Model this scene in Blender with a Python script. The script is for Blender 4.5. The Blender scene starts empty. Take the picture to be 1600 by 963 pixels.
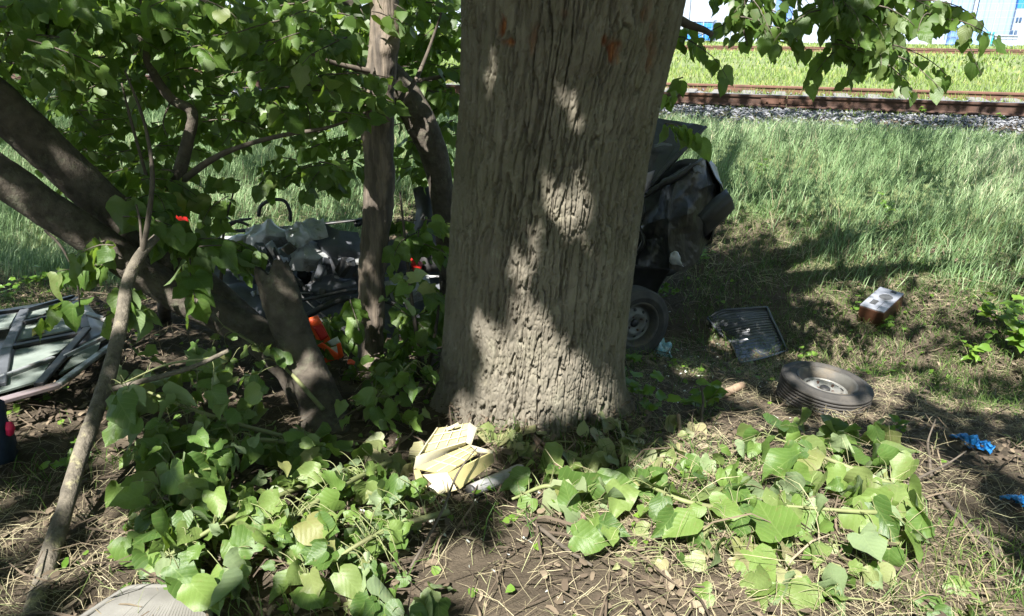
import bpy, math, random
import numpy as np
from mathutils import Vector, Matrix

# ------------------------------------------------------------------ camera, sky, sun, exposure
SC = bpy.context.scene
COL = SC.collection
IW, IH, FPX = 1600.0, 963.0, 1150.0          # photograph size, focal length in its pixels
CAM = np.array([0.0, 0.0, 1.7])
PITCH = math.radians(21.8)

cam = bpy.data.cameras.new("camera")
cam.sensor_width = 36.0
cam.lens = 36.0 * FPX / IW
cam.clip_start = 0.05
cam.clip_end = 2000
cam_ob = bpy.data.objects.new("camera", cam)
COL.objects.link(cam_ob)
cam_ob.location = CAM
cam_ob.rotation_euler = (math.radians(90) - PITCH, 0, 0)
SC.camera = cam_ob

SUN_EL = math.radians(54)
SUN_AZ = math.atan2(-0.34, -0.94)            # direction towards the sun: behind the camera, a little left
SUNV = np.array([math.cos(SUN_EL) * math.sin(SUN_AZ), math.cos(SUN_EL) * math.cos(SUN_AZ), math.sin(SUN_EL)])
world = bpy.data.worlds.new("World")
SC.world = world
world.use_nodes = True
wn = world.node_tree
sky = wn.nodes.new("ShaderNodeTexSky")
sky.sky_type = 'NISHITA'
sky.sun_disc = False
sky.sun_elevation = SUN_EL
sky.sun_rotation = SUN_AZ
wn.links.new(sky.outputs[0], wn.nodes["Background"].inputs[0])
wn.nodes["Background"].inputs[1].default_value = 0.065
sun = bpy.data.lights.new("sun", 'SUN')
sun.energy = 5.0
sun.angle = math.radians(0.5)
sun.color = (1.0, 0.965, 0.905)
sun_ob = bpy.data.objects.new("sun", sun)
COL.objects.link(sun_ob)
sun_ob.location = (-4, -8, 14)
sun_ob.rotation_euler = Vector(SUNV).to_track_quat('Z', 'Y').to_euler()
SC.view_settings.view_transform = 'Standard'
SC.view_settings.look = 'None'
SC.view_settings.exposure = 1.85
SC.view_settings.gamma = 1.0
SC.render.engine = 'CYCLES'
SC.cycles.use_denoising = True
SC.cycles.max_bounces = 6
SC.cycles.use_adaptive_sampling = True
SC.cycles.adaptive_threshold = 0.02
SC.cycles.diffuse_bounces = 4
SC.cycles.transmission_bounces = 6
SC.cycles.transparent_max_bounces = 8

RD = random.Random(11)
NR = np.random.default_rng(11)

# ------------------------------------------------------------------ projection helpers
FWD = np.array([0, math.cos(PITCH), -math.sin(PITCH)])
UPV = np.array([0, math.sin(PITCH), math.cos(PITCH)])
RGT = np.array([1.0, 0, 0])


def ray(px, py):
    return FWD + RGT * ((px - IW / 2) / FPX) - UPV * ((py - IH / 2) / FPX)


def P(px, py, D):
    d = ray(px, py)
    return CAM + d * (D / d[1])


# ------------------------------------------------------------------ numpy noise
def _hash(ix, iy, iz, seed):
    ix, iy, iz = np.asarray(ix), np.asarray(iy), np.asarray(iz)
    h = (ix * 374761393 + iy * 668265263 + iz * 2147483647 + seed * 1274126177) & 0xFFFFFFFF
    h = ((h ^ (h >> 13)) * 1274126177) & 0xFFFFFFFF
    h = ((h ^ (h >> 16)) * 2246822519) & 0xFFFFFFFF
    h = h ^ (h >> 15)
    return (h & 0xFFFFFF) / float(0xFFFFFF)


def vnoise(x, y, z=0.0, seed=0):
    x, y, z = np.broadcast_arrays(np.asarray(x, float), np.asarray(y, float), np.asarray(z, float))
    ix, iy, iz = np.floor(x).astype(np.int64), np.floor(y).astype(np.int64), np.floor(z).astype(np.int64)
    fx, fy, fz = x - ix, y - iy, z - iz
    flat = not np.any(fz)
    fx, fy, fz = [f * f * (3 - 2 * f) for f in (fx, fy, fz)]
    r = 0
    for dx in (0, 1):
        for dy in (0, 1):
            for dz in ((0,) if flat else (0, 1)):
                w = (fx if dx else 1 - fx) * (fy if dy else 1 - fy) * (fz if dz else 1 - fz)
                r = r + w * _hash(ix + dx, iy + dy, iz + dz, seed)
    return r * 2 - 1


def fbm(x, y, z=0.0, seed=0, o=4):
    r, a = 0, 0.5
    for i in range(o):
        k = 2.03 ** i
        r = r + a * vnoise(np.asarray(x) * k, np.asarray(y) * k, np.asarray(z) * k, seed + i)
        a *= 0.5
    return r


def voronoi(x, y, z, seed=0):
    ix, iy, iz = np.floor(x).astype(np.int64), np.floor(y).astype(np.int64), np.floor(z).astype(np.int64)
    f1 = np.full(x.shape, 9.0)
    f2 = np.full(x.shape, 9.0)
    for dx in (-1, 0, 1):
        for dy in (-1, 0, 1):
            for dz in (-1, 0, 1):
                cx, cy, cz = ix + dx, iy + dy, iz + dz
                qx = cx + _hash(cx, cy, cz, seed + 1)
                qy = cy + _hash(cx, cy, cz, seed + 2)
                qz = cz + _hash(cx, cy, cz, seed + 3)
                d = np.sqrt((qx - x) ** 2 + (qy - y) ** 2 + (qz - z) ** 2)
                f2 = np.minimum(f2, np.maximum(f1, d))
                f1 = np.minimum(f1, d)
    return f1, f2


# ------------------------------------------------------------------ terrain: a ditch between the camera and the railway bank
RSL = 0.349                                   # the track crosses the view obliquely: y = s - RSL * x
_S = [-60, 0, 2.0, 3.3, 4.8, 5.6, 6.1, 6.6, 7.3, 8.1, 9.5, 11.0, 12.5, 13.1, 16.9, 17.5, 18.5, 30, 60, 500]
_Z = [0.1, 0, -.08, -.27, -.52, -.76, -.86, -.72, -.60, -.46, -.20, .02, .12, .25, .25, .18, .13, .1, .05, 0]
_ss = np.linspace(-60, 500, 56001)
_zz = np.interp(_ss, _S, _Z)
_k = np.exp(-np.linspace(-2.2, 2.2, 61) ** 2)
_k /= _k.sum()
_zz = np.convolve(np.pad(_zz, 30, mode='edge'), _k, mode='valid')


def S_of(x, y):
    return y + RSL * x


def gz_exact(x, y):
    x = np.asarray(x, float)
    y = np.asarray(y, float)
    s = S_of(x, y)
    z = np.interp(s, _ss, _zz)
    near = np.clip((12.6 - s) / 1.0, 0, 1)
    z = z + (0.05 * fbm(x * .9, y * .9, 3.1, 5) + 0.022 * fbm(x * 5, y * 5, 1.7, 9, 3)) * (.15 + .85 * near)
    rt = np.sqrt((x - .09) ** 2 + (y - 3.56) ** 2)
    z = z + .055 * np.exp(-((rt - .46) / .17) ** 2) * (1 + .8 * fbm(x * 4, y * 4, 0, 19, 3))
    return z


_hx, _hy, _hs = -8.0, .4, .025
_HM = gz_exact(*np.meshgrid(_hx + _hs * np.arange(640), _hy + _hs * np.arange(480), indexing='ij'))


def gz(x, y):
    """ground height, read from a fine table where the scene is dense"""
    x, y = np.broadcast_arrays(np.asarray(x, float), np.asarray(y, float))
    u, v = (x - _hx) / _hs, (y - _hy) / _hs
    inside = (u >= 0) & (u < 638.9) & (v >= 0) & (v < 478.9)
    uc, vc = np.clip(u, 0, 638.9), np.clip(v, 0, 478.9)
    i, j = uc.astype(int), vc.astype(int)
    fu, fv = uc - i, vc - j
    z = (_HM[i, j] * (1 - fu) + _HM[i + 1, j] * fu) * (1 - fv) + (_HM[i, j + 1] * (1 - fu) + _HM[i + 1, j + 1] * fu) * fv
    if not inside.all():
        if z.ndim == 0:
            return gz_exact(x, y)
        z[~inside] = gz_exact(x[~inside], y[~inside])
    return z


def G(px, py, lift=0.0):
    """where the sight line through a picture point meets the ground raised by lift"""
    d = ray(px, py)
    t = np.geomspace(1.0, 22.0, 110)
    for k in range(2):
        q = CAM[None] + d[None] * t[:, None]
        f = q[:, 2] - gz(q[:, 0], q[:, 1]) - lift
        i = int(np.argmax(f < 0)) if (f < 0).any() else len(t) - 1
        i = max(i, 1)
        if k == 0:
            t = np.linspace(t[i - 1], t[i], 9)
    w = f[i - 1] / (f[i - 1] - f[i] + 1e-9) if f[i] < 0 else 1.0
    return q[i - 1] * (1 - w) + q[i] * w


# ------------------------------------------------------------------ materials
def nodes_of(name):
    m = bpy.data.materials.new(name)
    m.use_nodes = True
    return m, m.node_tree, m.node_tree.nodes["Principled BSDF"]


def ramp(nt, fac, stops):
    r = nt.nodes.new("ShaderNodeValToRGB")
    els = r.color_ramp.elements
    while len(els) < len(stops):
        els.new(0.5)
    for e, (p, c) in zip(els, stops):
        e.position = p
        e.color = (*c, 1)
    nt.links.new(fac, r.inputs[0])
    return r.outputs[0]


def noise_node(nt, scale, detail=5, rough=.6, coord='Object', vec_scale=None):
    tc = nt.nodes.new("ShaderNodeTexCoord")
    n = nt.nodes.new("ShaderNodeTexNoise")
    n.inputs["Scale"].default_value = scale
    n.inputs["Detail"].default_value = detail
    n.inputs["Roughness"].default_value = rough
    src = tc.outputs[coord]
    if vec_scale:
        mp = nt.nodes.new("ShaderNodeMapping")
        mp.inputs["Scale"].default_value = vec_scale
        nt.links.new(src, mp.inputs[0])
        src = mp.outputs[0]
    nt.links.new(src, n.inputs["Vector"])
    return n.outputs["Fac"]


def bump(nt, bsdf, fac, strength=.4, dist=.01):
    b = nt.nodes.new("ShaderNodeBump")
    b.inputs["Strength"].default_value = strength
    b.inputs["Distance"].default_value = dist
    nt.links.new(fac, b.inputs["Height"])
    nt.links.new(b.outputs[0], bsdf.inputs["Normal"])


def simple(name, c1, c2=None, rough=.6, spec=.4, metal=0.0, nscale=6, bstr=.15, bscale=60, bdist=.003, vec=None, lo=.35, hi=.65,
           dirt=None, dscale=5, dlo=.52, dhi=.7):
    m, nt, b = nodes_of(name)
    b.inputs["Roughness"].default_value = rough
    b.inputs["Specular IOR Level"].default_value = spec
    b.inputs["Metallic"].default_value = metal
    c2 = c2 or tuple(x * .8 for x in c1)
    col = ramp(nt, noise_node(nt, nscale, vec_scale=vec), [(lo, c1), (hi, c2)])
    if dirt:
        f = ramp(nt, noise_node(nt, dscale, 8, .7), [(dlo, (0, 0, 0)), (dhi, (1, 1, 1))])
        mx = nt.nodes.new("ShaderNodeMix")
        mx.data_type = 'RGBA'
        nt.links.new(f, mx.inputs[0])
        nt.links.new(col, mx.inputs[6])
        mx.inputs[7].default_value = (*dirt, 1)
        col = mx.outputs[2]
        rr = ramp(nt, f, [(0, (rough,) * 3), (1, (.85,) * 3)])
        nt.links.new(rr, b.inputs["Roughness"])
    nt.links.new(col, b.inputs["Base Color"])
    bump(nt, b, noise_node(nt, bscale, vec_scale=vec), bstr, bdist)
    return m


def rnd_value(nt):
    at = nt.nodes.new("ShaderNodeAttribute")
    at.attribute_name = "rnd"
    oi = nt.nodes.new("ShaderNodeObjectInfo")
    a = nt.nodes.new("ShaderNodeMath")
    a.operation = 'ADD'
    nt.links.new(at.outputs["Fac"], a.inputs[0])
    nt.links.new(oi.outputs["Random"], a.inputs[1])
    f = nt.nodes.new("ShaderNodeMath")
    f.operation = 'FRACT'
    nt.links.new(a.outputs[0], f.inputs[0])
    return f.outputs[0]


def math_node(nt, op, a, b=None, c=None):
    n = nt.nodes.new("ShaderNodeMath")
    n.operation = op
    for i, v in enumerate((a, b, c)):
        if v is None:
            continue
        if isinstance(v, (int, float)):
            n.inputs[i].default_value = v
        else:
            nt.links.new(v, n.inputs[i])
    return n.outputs[0]


def mixc(nt, fac, a, b):
    mx = nt.nodes.new("ShaderNodeMix")
    mx.data_type = 'RGBA'
    if isinstance(fac, (int, float)):
        mx.inputs[0].default_value = fac
    else:
        nt.links.new(fac, mx.inputs[0])
    for i, v in ((6, a), (7, b)):
        if isinstance(v, tuple):
            mx.inputs[i].default_value = (*v, 1)
        else:
            nt.links.new(v, mx.inputs[i])
    return mx.outputs[2]


def leaf_material(name, stops, under=(.19, .25, .13), transl=.45, veins=True, tcol=(.30, .46, .04), rough=.42):
    m, nt, b = nodes_of(name)
    out = nt.nodes["Material Output"]
    col = ramp(nt, rnd_value(nt), stops)
    uv = nt.nodes.new("ShaderNodeUVMap")
    sp = nt.nodes.new("ShaderNodeSeparateXYZ")
    nt.links.new(uv.outputs[0], sp.inputs[0])
    blotch = noise_node(nt, 14, 4, .6)
    col = mixc(nt, math_node(nt, 'MULTIPLY', blotch, .45), col, (.075, .10, .022))
    spot = ramp(nt, noise_node(nt, 5, 6, .7), [(.58, (0, 0, 0)), (.68, (1, 1, 1))])
    col = mixc(nt, math_node(nt, 'MULTIPLY', spot, .6), col, (.15, .115, .05))
    fleck = ramp(nt, noise_node(nt, 26, 3, .6), [(.66, (0, 0, 0)), (.70, (1, 1, 1))])
    col = mixc(nt, math_node(nt, 'MULTIPLY', fleck, .55), col, (.10, .07, .035))
    if veins:
        au = math_node(nt, 'ABSOLUTE', sp.outputs[0])
        ph = math_node(nt, 'FRACT', math_node(nt, 'MULTIPLY', math_node(nt, 'SUBTRACT', sp.outputs[1], math_node(nt, 'MULTIPLY', au, .95)), 6.0))
        side = math_node(nt, 'LESS_THAN', math_node(nt, 'ABSOLUTE', math_node(nt, 'SUBTRACT', ph, .5)), .05)
        mid = math_node(nt, 'LESS_THAN', au, .016)
        v = math_node(nt, 'MAXIMUM', side, mid)
        col = mixc(nt, math_node(nt, 'MULTIPLY', v, .30), col, (.20, .27, .085))
        wv = math_node(nt, 'SUBTRACT', 1.0, math_node(nt, 'ABSOLUTE', math_node(nt, 'MULTIPLY', math_node(nt, 'SUBTRACT', ph, .5), 2.0)))
        bump(nt, b, math_node(nt, 'ADD', math_node(nt, 'MULTIPLY', wv, -1.0), math_node(nt, 'MULTIPLY', noise_node(nt, 55, 3), 1.6)), .22, .003)
    geo = nt.nodes.new("ShaderNodeNewGeometry")
    col2 = mixc(nt, math_node(nt, 'MULTIPLY', geo.outputs["Backfacing"], .6), col, under)
    nt.links.new(col2, b.inputs["Base Color"])
    b.inputs["Roughness"].default_value = rough
    b.inputs["Specular IOR Level"].default_value = .4
    tr = nt.nodes.new("ShaderNodeBsdfTranslucent")
    nt.links.new(mixc(nt, .55, col, tcol), tr.inputs[0])
    mx = nt.nodes.new("ShaderNodeMixShader")
    mx.inputs[0].default_value = transl
    nt.links.new(b.outputs[0], mx.inputs[1])
    nt.links.new(tr.outputs[0], mx.inputs[2])
    nt.links.new(mx.outputs[0], out.inputs[0])
    return m


def blade_material(name, stops, transl=.3, rough=.55, spec=.3):
    m, nt, b = nodes_of(name)
    out = nt.nodes["Material Output"]
    at = nt.nodes.new("ShaderNodeAttribute")
    at.attribute_name = "rnd"
    col = ramp(nt, at.outputs["Fac"], stops)
    nt.links.new(col, b.inputs["Base Color"])
    b.inputs["Roughness"].default_value = rough
    b.inputs["Specular IOR Level"].default_value = spec
    if transl > 0:
        tr = nt.nodes.new("ShaderNodeBsdfTranslucent")
        nt.links.new(col, tr.inputs[0])
        mx = nt.nodes.new("ShaderNodeMixShader")
        mx.inputs[0].default_value = transl
        nt.links.new(b.outputs[0], mx.inputs[1])
        nt.links.new(tr.outputs[0], mx.inputs[2])
        nt.links.new(mx.outputs[0], out.inputs[0])
    return m


MT = {}
MT['leaf'] = leaf_material('leaf_green', [(0, (.045, .105, .02)), (.35, (.07, .145, .028)), (.7, (.10, .185, .035)), (.92, (.13, .21, .05)), (1, (.17, .20, .08))])
MT['fallen'] = leaf_material('leaf_wilting', [(0, (.038, .09, .02)), (.3, (.07, .14, .03)), (.55, (.115, .195, .042)), (.75, (.155, .23, .06)), (.93, (.16, .21, .075)), (1, (.22, .215, .085))], transl=.3, under=(.26, .32, .19))
MT['pale'] = leaf_material('leaf_dry_pale', [(0, (.17, .21, .08)), (.5, (.23, .25, .12)), (1, (.30, .26, .15))], transl=.2, under=(.3, .32, .2))
MT['weed'] = leaf_material('leaf_weed', [(0, (.08, .18, .02)), (.5, (.12, .24, .03)), (1, (.18, .30, .04))], transl=.4, veins=False)
MT['crown'] = leaf_material('leaf_crown', [(0, (.045, .10, .02)), (.5, (.07, .14, .03)), (1, (.11, .18, .04))], veins=False)
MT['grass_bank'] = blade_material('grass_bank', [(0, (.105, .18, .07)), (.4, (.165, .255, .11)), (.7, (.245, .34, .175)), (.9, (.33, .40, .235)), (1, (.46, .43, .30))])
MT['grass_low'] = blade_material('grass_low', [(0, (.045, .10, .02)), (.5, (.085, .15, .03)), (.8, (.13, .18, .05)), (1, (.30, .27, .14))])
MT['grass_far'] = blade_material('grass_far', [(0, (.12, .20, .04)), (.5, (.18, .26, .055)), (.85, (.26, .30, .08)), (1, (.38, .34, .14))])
MT['straw'] = blade_material('straw_dry', [(0, (.13, .105, .065)), (.4, (.25, .21, .13)), (.75, (.37, .33, .21)), (1, (.20, .26, .09))], transl=.1, rough=.7)
MT['litter'] = blade_material('litter_brown', [(0, (.045, .034, .024)), (.5, (.09, .068, .048)), (.8, (.16, .125, .085)), (1, (.24, .20, .14))], transl=.05, rough=.85)
MT['twig'] = simple('twig_bark', (.11, .09, .07), (.06, .05, .038), rough=.85, nscale=20, bscale=120, bstr=.5)
MT['stem'] = simple('stem_green', (.17, .20, .08), (.13, .13, .06), rough=.6, nscale=12)
MT['bark_dark'] = simple('bark_smooth_dark', (.095, .080, .062), (.045, .037, .029), rough=.9, nscale=14, bscale=42, bstr=.8, bdist=.012, dirt=(.10, .10, .068), dscale=16)
MT['bark_strip'] = simple('bark_stripped', (.185, .15, .115), (.075, .062, .05), rough=.85, nscale=9, bscale=26, bstr=1, bdist=.012, vec=(2.2, 2.2, .25), lo=.4, hi=.58)
MT['bark_lichen'] = simple('bark_lichen', (.15, .13, .10), (.075, .065, .05), rough=.9, nscale=24, bscale=70, bstr=1, bdist=.01, dirt=(.27, .25, .14), dscale=8, dlo=.56, dhi=.66)
MT['black_paint'] = simple('car_paint_black', (.012, .0125, .0135), (.021, .021, .022), rough=.34, spec=.45, nscale=3, bscale=9, bstr=.12, bdist=.01, dirt=(.10, .09, .075), dscale=4.2, dlo=.55, dhi=.82)
MT['black_plastic'] = simple('plastic_black', (.02, .02, .021), (.035, .034, .033), rough=.5, nscale=10, bscale=90, bstr=.2, dirt=(.11, .10, .085), dscale=7, dlo=.58, dhi=.85)
MT['grey_fabric'] = simple('panel_dark_grey', (.10, .107, .12), (.06, .064, .072), rough=.6, nscale=8, bscale=14, bstr=.3, bdist=.01, dirt=(.2, .19, .17), dscale=6, dlo=.6, dhi=.8)
MT['pale_metal'] = simple('sheet_pale_grey', (.40, .41, .41), (.27, .28, .28), rough=.45, metal=.3, nscale=12, bscale=20, bstr=.3, bdist=.008, dirt=(.15, .12, .09), dscale=9)
MT['pale_green'] = simple('hood_pale_green', (.22, .25, .225), (.15, .18, .16), rough=.75, nscale=7, bscale=16, bstr=.25, bdist=.006, dirt=(.2, .19, .15), dscale=8, dlo=.6, dhi=.85)
MT['yellow'] = simple('yellow_stain', (.55, .42, .07), (.40, .36, .12), rough=.8, nscale=40)
MT['pinkish'] = simple('sheet_pinkish', (.27, .215, .225), (.19, .165, .17), rough=.5, metal=.2, nscale=6, bscale=20, bstr=.3, dirt=(.16, .11, .08), dscale=7)
MT['rubber'] = simple('tyre_rubber', (.030, .029, .028), (.055, .05, .045), rough=.75, nscale=9, bscale=120, bstr=.3, dirt=(.10, .088, .072), dscale=4, dlo=.5, dhi=.8)
MT['mat_rubber'] = simple('mat_rubber', (.05, .053, .06), (.065, .068, .075), rough=.27, spec=.7, nscale=5, bscale=80, bstr=.1)
MT['rim'] = simple('rim_steel', (.20, .20, .185), (.11, .107, .098), rough=.55, metal=.4, nscale=9, bscale=60, bstr=.2, dirt=(.13, .09, .055), dscale=8, dlo=.5, dhi=.75)
MT['rim_light'] = simple('rim_pale', (.25, .25, .235), (.17, .167, .155), rough=.55, metal=.2, nscale=9, bscale=60, bstr=.2, dirt=(.16, .12, .08), dscale=8, dlo=.55, dhi=.8)
MT['rim_dark'] = simple('rim_dusty_dark', (.09, .088, .08), (.055, .05, .045), rough=.6, metal=.3, nscale=9, bscale=60, bstr=.2, dirt=(.17, .14, .10), dscale=8, dlo=.45, dhi=.75)
MT['mat_grey'] = simple('mat_ribbed_grey', (.16, .155, .14), (.11, .105, .095), rough=.8, nscale=6, bscale=90, bstr=.3)
MT['cream'] = simple('plastic_cream', (.40, .355, .16), (.33, .29, .14), rough=.45, nscale=10, bscale=40, bstr=.1, dirt=(.36, .28, .15), dscale=11, dlo=.56, dhi=.78)
MT['white_plastic'] = simple('plastic_white', (.40, .38, .28), (.34, .31, .21), rough=.4, nscale=10, dirt=(.4, .33, .22), dscale=14, dlo=.6, dhi=.8)
MT['orange'] = simple('plastic_orange', (.85, .12, .02), (.72, .07, .02), rough=.35, spec=.5, nscale=8)
MT['red'] = simple('plastic_red', (.60, .03, .02), (.42, .02, .02), rough=.35, nscale=8)
MT['reflector'] = simple('plastic_white_grey', (.62, .66, .60), (.5, .53, .48), rough=.4, nscale=10)
MT['grey_tube'] = simple('tube_grey', (.33, .33, .33), (.22, .21, .20), rough=.6, nscale=9, bscale=60, dirt=(.18, .15, .11), dscale=10)
MT['wood_box'] = simple('wood_veneer', (.075, .03, .015), (.045, .02, .011), rough=.5, nscale=5, vec=(1, 1, 9), bscale=60)
MT['face_plate'] = simple('plate_grey', (.27, .28, .31), (.22, .23, .26), rough=.4, metal=.2, nscale=8)
MT['mesh_grey'] = simple('speaker_mesh', (.07, .072, .075), (.05, .052, .055), rough=.6, nscale=30)
MT['blue_glove'] = simple('latex_blue', (.02, .20, .52), (.015, .16, .45), rough=.45, nscale=20)
MT['blue_wrap'] = simple('foil_blue', (.10, .36, .48), (.50, .60, .62), rough=.25, spec=.6, nscale=26)
MT['navy'] = simple('cloth_navy', (.012, .022, .045), (.02, .035, .065), rough=.8, nscale=20)
MT['pink_red'] = simple('cloth_pink_red', (.75, .03, .10), (.6, .02, .08), rough=.6, nscale=20)
MT['rust'] = simple('rail_rust', (.075, .04, .028), (.045, .028, .022), rough=.85, nscale=9, bscale=60, bstr=.4, dirt=(.12, .06, .035), dscale=2.5)
MT['rust_red'] = simple('rail_rust_red', (.15, .075, .05), (.10, .055, .04), rough=.85, nscale=6, bscale=60, bstr=.4)
MT['rail_top'] = simple('rail_worn_steel', (.45, .44, .42), (.36, .34, .31), rough=.35, metal=.8, nscale=10)
MT['concrete'] = simple('sleeper_concrete', (.19, .18, .17), (.13, .125, .115), rough=.9, nscale=9, bscale=80, bstr=.4)
MT['stone'] = blade_material('ballast_stone', [(0, (.13, .135, .15)), (.5, (.165, .17, .185)), (1, (.22, .22, .23))], transl=0, rough=.85)
MT['wood_raw'] = simple('wood_broken', (.34, .24, .16), (.22, .15, .10), rough=.85, nscale=12, vec=(4, 4, .6), bscale=60, bstr=.6)
MT['bark_root'] = simple('bark_torn_fibre', (.20, .13, .10), (.12, .08, .06), rough=.95, nscale=20, bscale=60, bstr=1, bdist=.01)
MT['bld_white'] = simple('cladding_white', (.30, .345, .41), (.27, .31, .38), rough=.5, nscale=.7, bscale=3, bstr=.05)
MT['bld_blue'] = simple('cladding_blue', (.11, .20, .47), (.09, .17, .42), rough=.5, nscale=.7, bscale=3, bstr=.05)
MT['bld_pale_blue'] = simple('cladding_pale_blue', (.22, .34, .55), (.20, .31, .51), rough=.5, nscale=.7, bscale=3, bstr=.05)
MT['sky_blue'] = simple('paint_sky_blue', (.03, .20, .55), (.03, .18, .50), rough=.5, nscale=1, bscale=3, bstr=.05)
MT['teal'] = simple('paint_teal', (.06, .45, .55), None, rough=.5, nscale=1)
MT['glass_dark'] = simple('window_dark', (.04, .08, .16), None, rough=.15, nscale=1)
MT['wire'] = simple('wire_galvanised', (.42, .43, .44), None, rough=.5, metal=.5, nscale=4)


def ground_material():
    m, nt, b = nodes_of('ground_soil')
    n1 = noise_node(nt, 2.2, 8, .65)
    soil = ramp(nt, n1, [(.3, (.038, .030, .022)), (.5, (.072, .057, .042)), (.62, (.125, .10, .072)), (.75, (.19, .16, .115))])
    n2 = noise_node(nt, 38, 6, .7)
    soil = mixc(nt, math_node(nt, 'MULTIPLY', n2, .75), soil, (.085, .07, .05))
    at = nt.nodes.new("ShaderNodeAttribute")
    at.attribute_name = "green"
    grass = ramp(nt, noise_node(nt, .6, 8, .65), [(.35, (.10, .135, .06)), (.55, (.15, .18, .08)), (.7, (.22, .23, .11))])
    nt.links.new(mixc(nt, at.outputs["Fac"], soil, grass), b.inputs["Base Color"])
    b.inputs["Roughness"].default_value = .95
    b.inputs["Specular IOR Level"].default_value = .1
    bump(nt, b, noise_node(nt, 45, 8, .7), .9, .02)
    return m


MT['ground'] = ground_material()


def bark_material():
    m, nt, b = nodes_of('bark_linden')
    c = ramp(nt, noise_node(nt, 3.0, 6, .6), [(.3, (.115, .104, .084)), (.5, (.16, .146, .118)), (.7, (.215, .197, .16))])
    g = ramp(nt, noise_node(nt, 1.3, 6, .7), [(.45, (0, 0, 0)), (.65, (1, 1, 1))])
    c = mixc(nt, math_node(nt, 'MULTIPLY', g, .45), c, (.15, .155, .085))
    li = ramp(nt, noise_node(nt, 11, 8, .75), [(.56, (0, 0, 0)), (.68, (1, 1, 1))])
    c = mixc(nt, math_node(nt, 'MULTIPLY', li, .5), c, (.33, .32, .25))
    c = mixc(nt, math_node(nt, 'MULTIPLY', noise_node(nt, 60, 6, .7, vec_scale=(1, 1, .3)), .55), c, (.13, .108, .078))
    at = nt.nodes.new("ShaderNodeAttribute")
    at.attribute_name = "scar"
    wood = ramp(nt, noise_node(nt, 18, 5, .7, vec_scale=(1.5, 1.5, .35)), [(.3, (.06, .022, .012)), (.5, (.15, .052, .024)), (.75, (.40, .19, .075))])
    nt.links.new(mixc(nt, at.outputs["Fac"], c, wood), b.inputs["Base Color"])
    b.inputs["Roughness"].default_value = .92
    b.inputs["Specular IOR Level"].default_value = .15
    bump(nt, b, noise_node(nt, 34, 8, .72, vec_scale=(1.5, 1.5, .4)), .7, .010)
    return m


MT['bark'] = bark_material()

# ------------------------------------------------------------------ object helpers
WL = {}                                       # world location of every object's origin (no parent is rotated)


def tag(o, label=None, cat=None, group=None, kind=None):
    if label:
        o["label"] = label
    if cat:
        o["category"] = cat
    if group:
        o["group"] = group
    if kind:
        o["kind"] = kind
    return o


def thing(name, loc, label, cat, group=None):
    o = bpy.data.objects.new(name, None)
    o.empty_display_size = .1
    COL.objects.link(o)
    o.location = loc
    WL[o.name] = np.array(loc, float)
    return tag(o, label, cat, group)


def link(name, me, loc, parent=None, rot=None):
    o = bpy.data.objects.new(name, me)
    COL.objects.link(o)
    base = WL[parent.name] if parent is not None else np.zeros(3)
    if parent is not None:
        o.parent = parent
    loc = np.array(loc, float)
    if rot is not None:
        o.matrix_basis = Matrix.Translation(Vector(loc - base)) @ rot
    else:
        o.location = loc - base
    WL[o.name] = loc
    return o


def mesh_from(V, faces, mat, smooth=True, uv=None, attrs=None):
    """V (n,3) array; faces list of tuples or list of (m,k) arrays."""
    me = bpy.data.meshes.new("mesh")
    V = np.asarray(V, np.float32)
    if isinstance(faces, np.ndarray):
        faces = [faces]
    if len(faces) and isinstance(faces[0], np.ndarray):
        tot = np.concatenate([np.full(len(f), f.shape[1], np.int32) for f in faces])
        idx = np.concatenate([f.reshape(-1) for f in faces]).astype(np.int32)
    else:
        tot = np.array([len(f) for f in faces], np.int32)
        idx = np.array([i for f in faces for i in f], np.int32)
    me.vertices.add(len(V))
    me.vertices.foreach_set("co", V.reshape(-1))
    me.loops.add(len(idx))
    me.loops.foreach_set("vertex_index", idx)
    me.polygons.add(len(tot))
    me.polygons.foreach_set("loop_start", np.concatenate([[0], np.cumsum(tot)[:-1]]).astype(np.int32))
    me.polygons.foreach_set("use_smooth", np.full(len(tot), smooth))
    if uv is not None:
        l = me.uv_layers.new(name="UVMap")
        l.data.foreach_set("uv", np.asarray(uv, np.float32)[idx].reshape(-1))
    if attrs:
        for k, a in attrs.items():
            at = me.attributes.new(k, 'FLOAT', 'POINT')
            at.data.foreach_set("value", np.asarray(a, np.float32))
    me.update(calc_edges=True)
    me.validate()
    me.materials.append(mat)
    return me


def obj(name, V, faces, mat, parent=None, smooth=True, **kw):
    V = np.asarray(V, float)
    lo, hi = V.min(0), V.max(0)
    c = np.array([(lo[0] + hi[0]) / 2, (lo[1] + hi[1]) / 2, lo[2]])
    me = mesh_from(V - c, faces, MT[mat] if isinstance(mat, str) else mat, smooth, kw.get('uv'), kw.get('attrs'))
    return link(name, me, c, parent)


class MB:
    """collects several shapes of ONE part"""

    def __init__(s):
        s.V, s.F, s.n = [], [], 0

    def add(s, V, F):
        V = np.asarray(V, float)
        s.V.append(V)
        s.F += [tuple(i + s.n for i in f) for f in F]
        s.n += len(V)
        return s

    def build(s, name, mat, parent=None, smooth=True):
        return obj(name, np.concatenate(s.V), s.F, mat, parent, smooth)


def unit(v):
    v = np.asarray(v, float)
    return v / (np.linalg.norm(v) + 1e-12)


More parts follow.
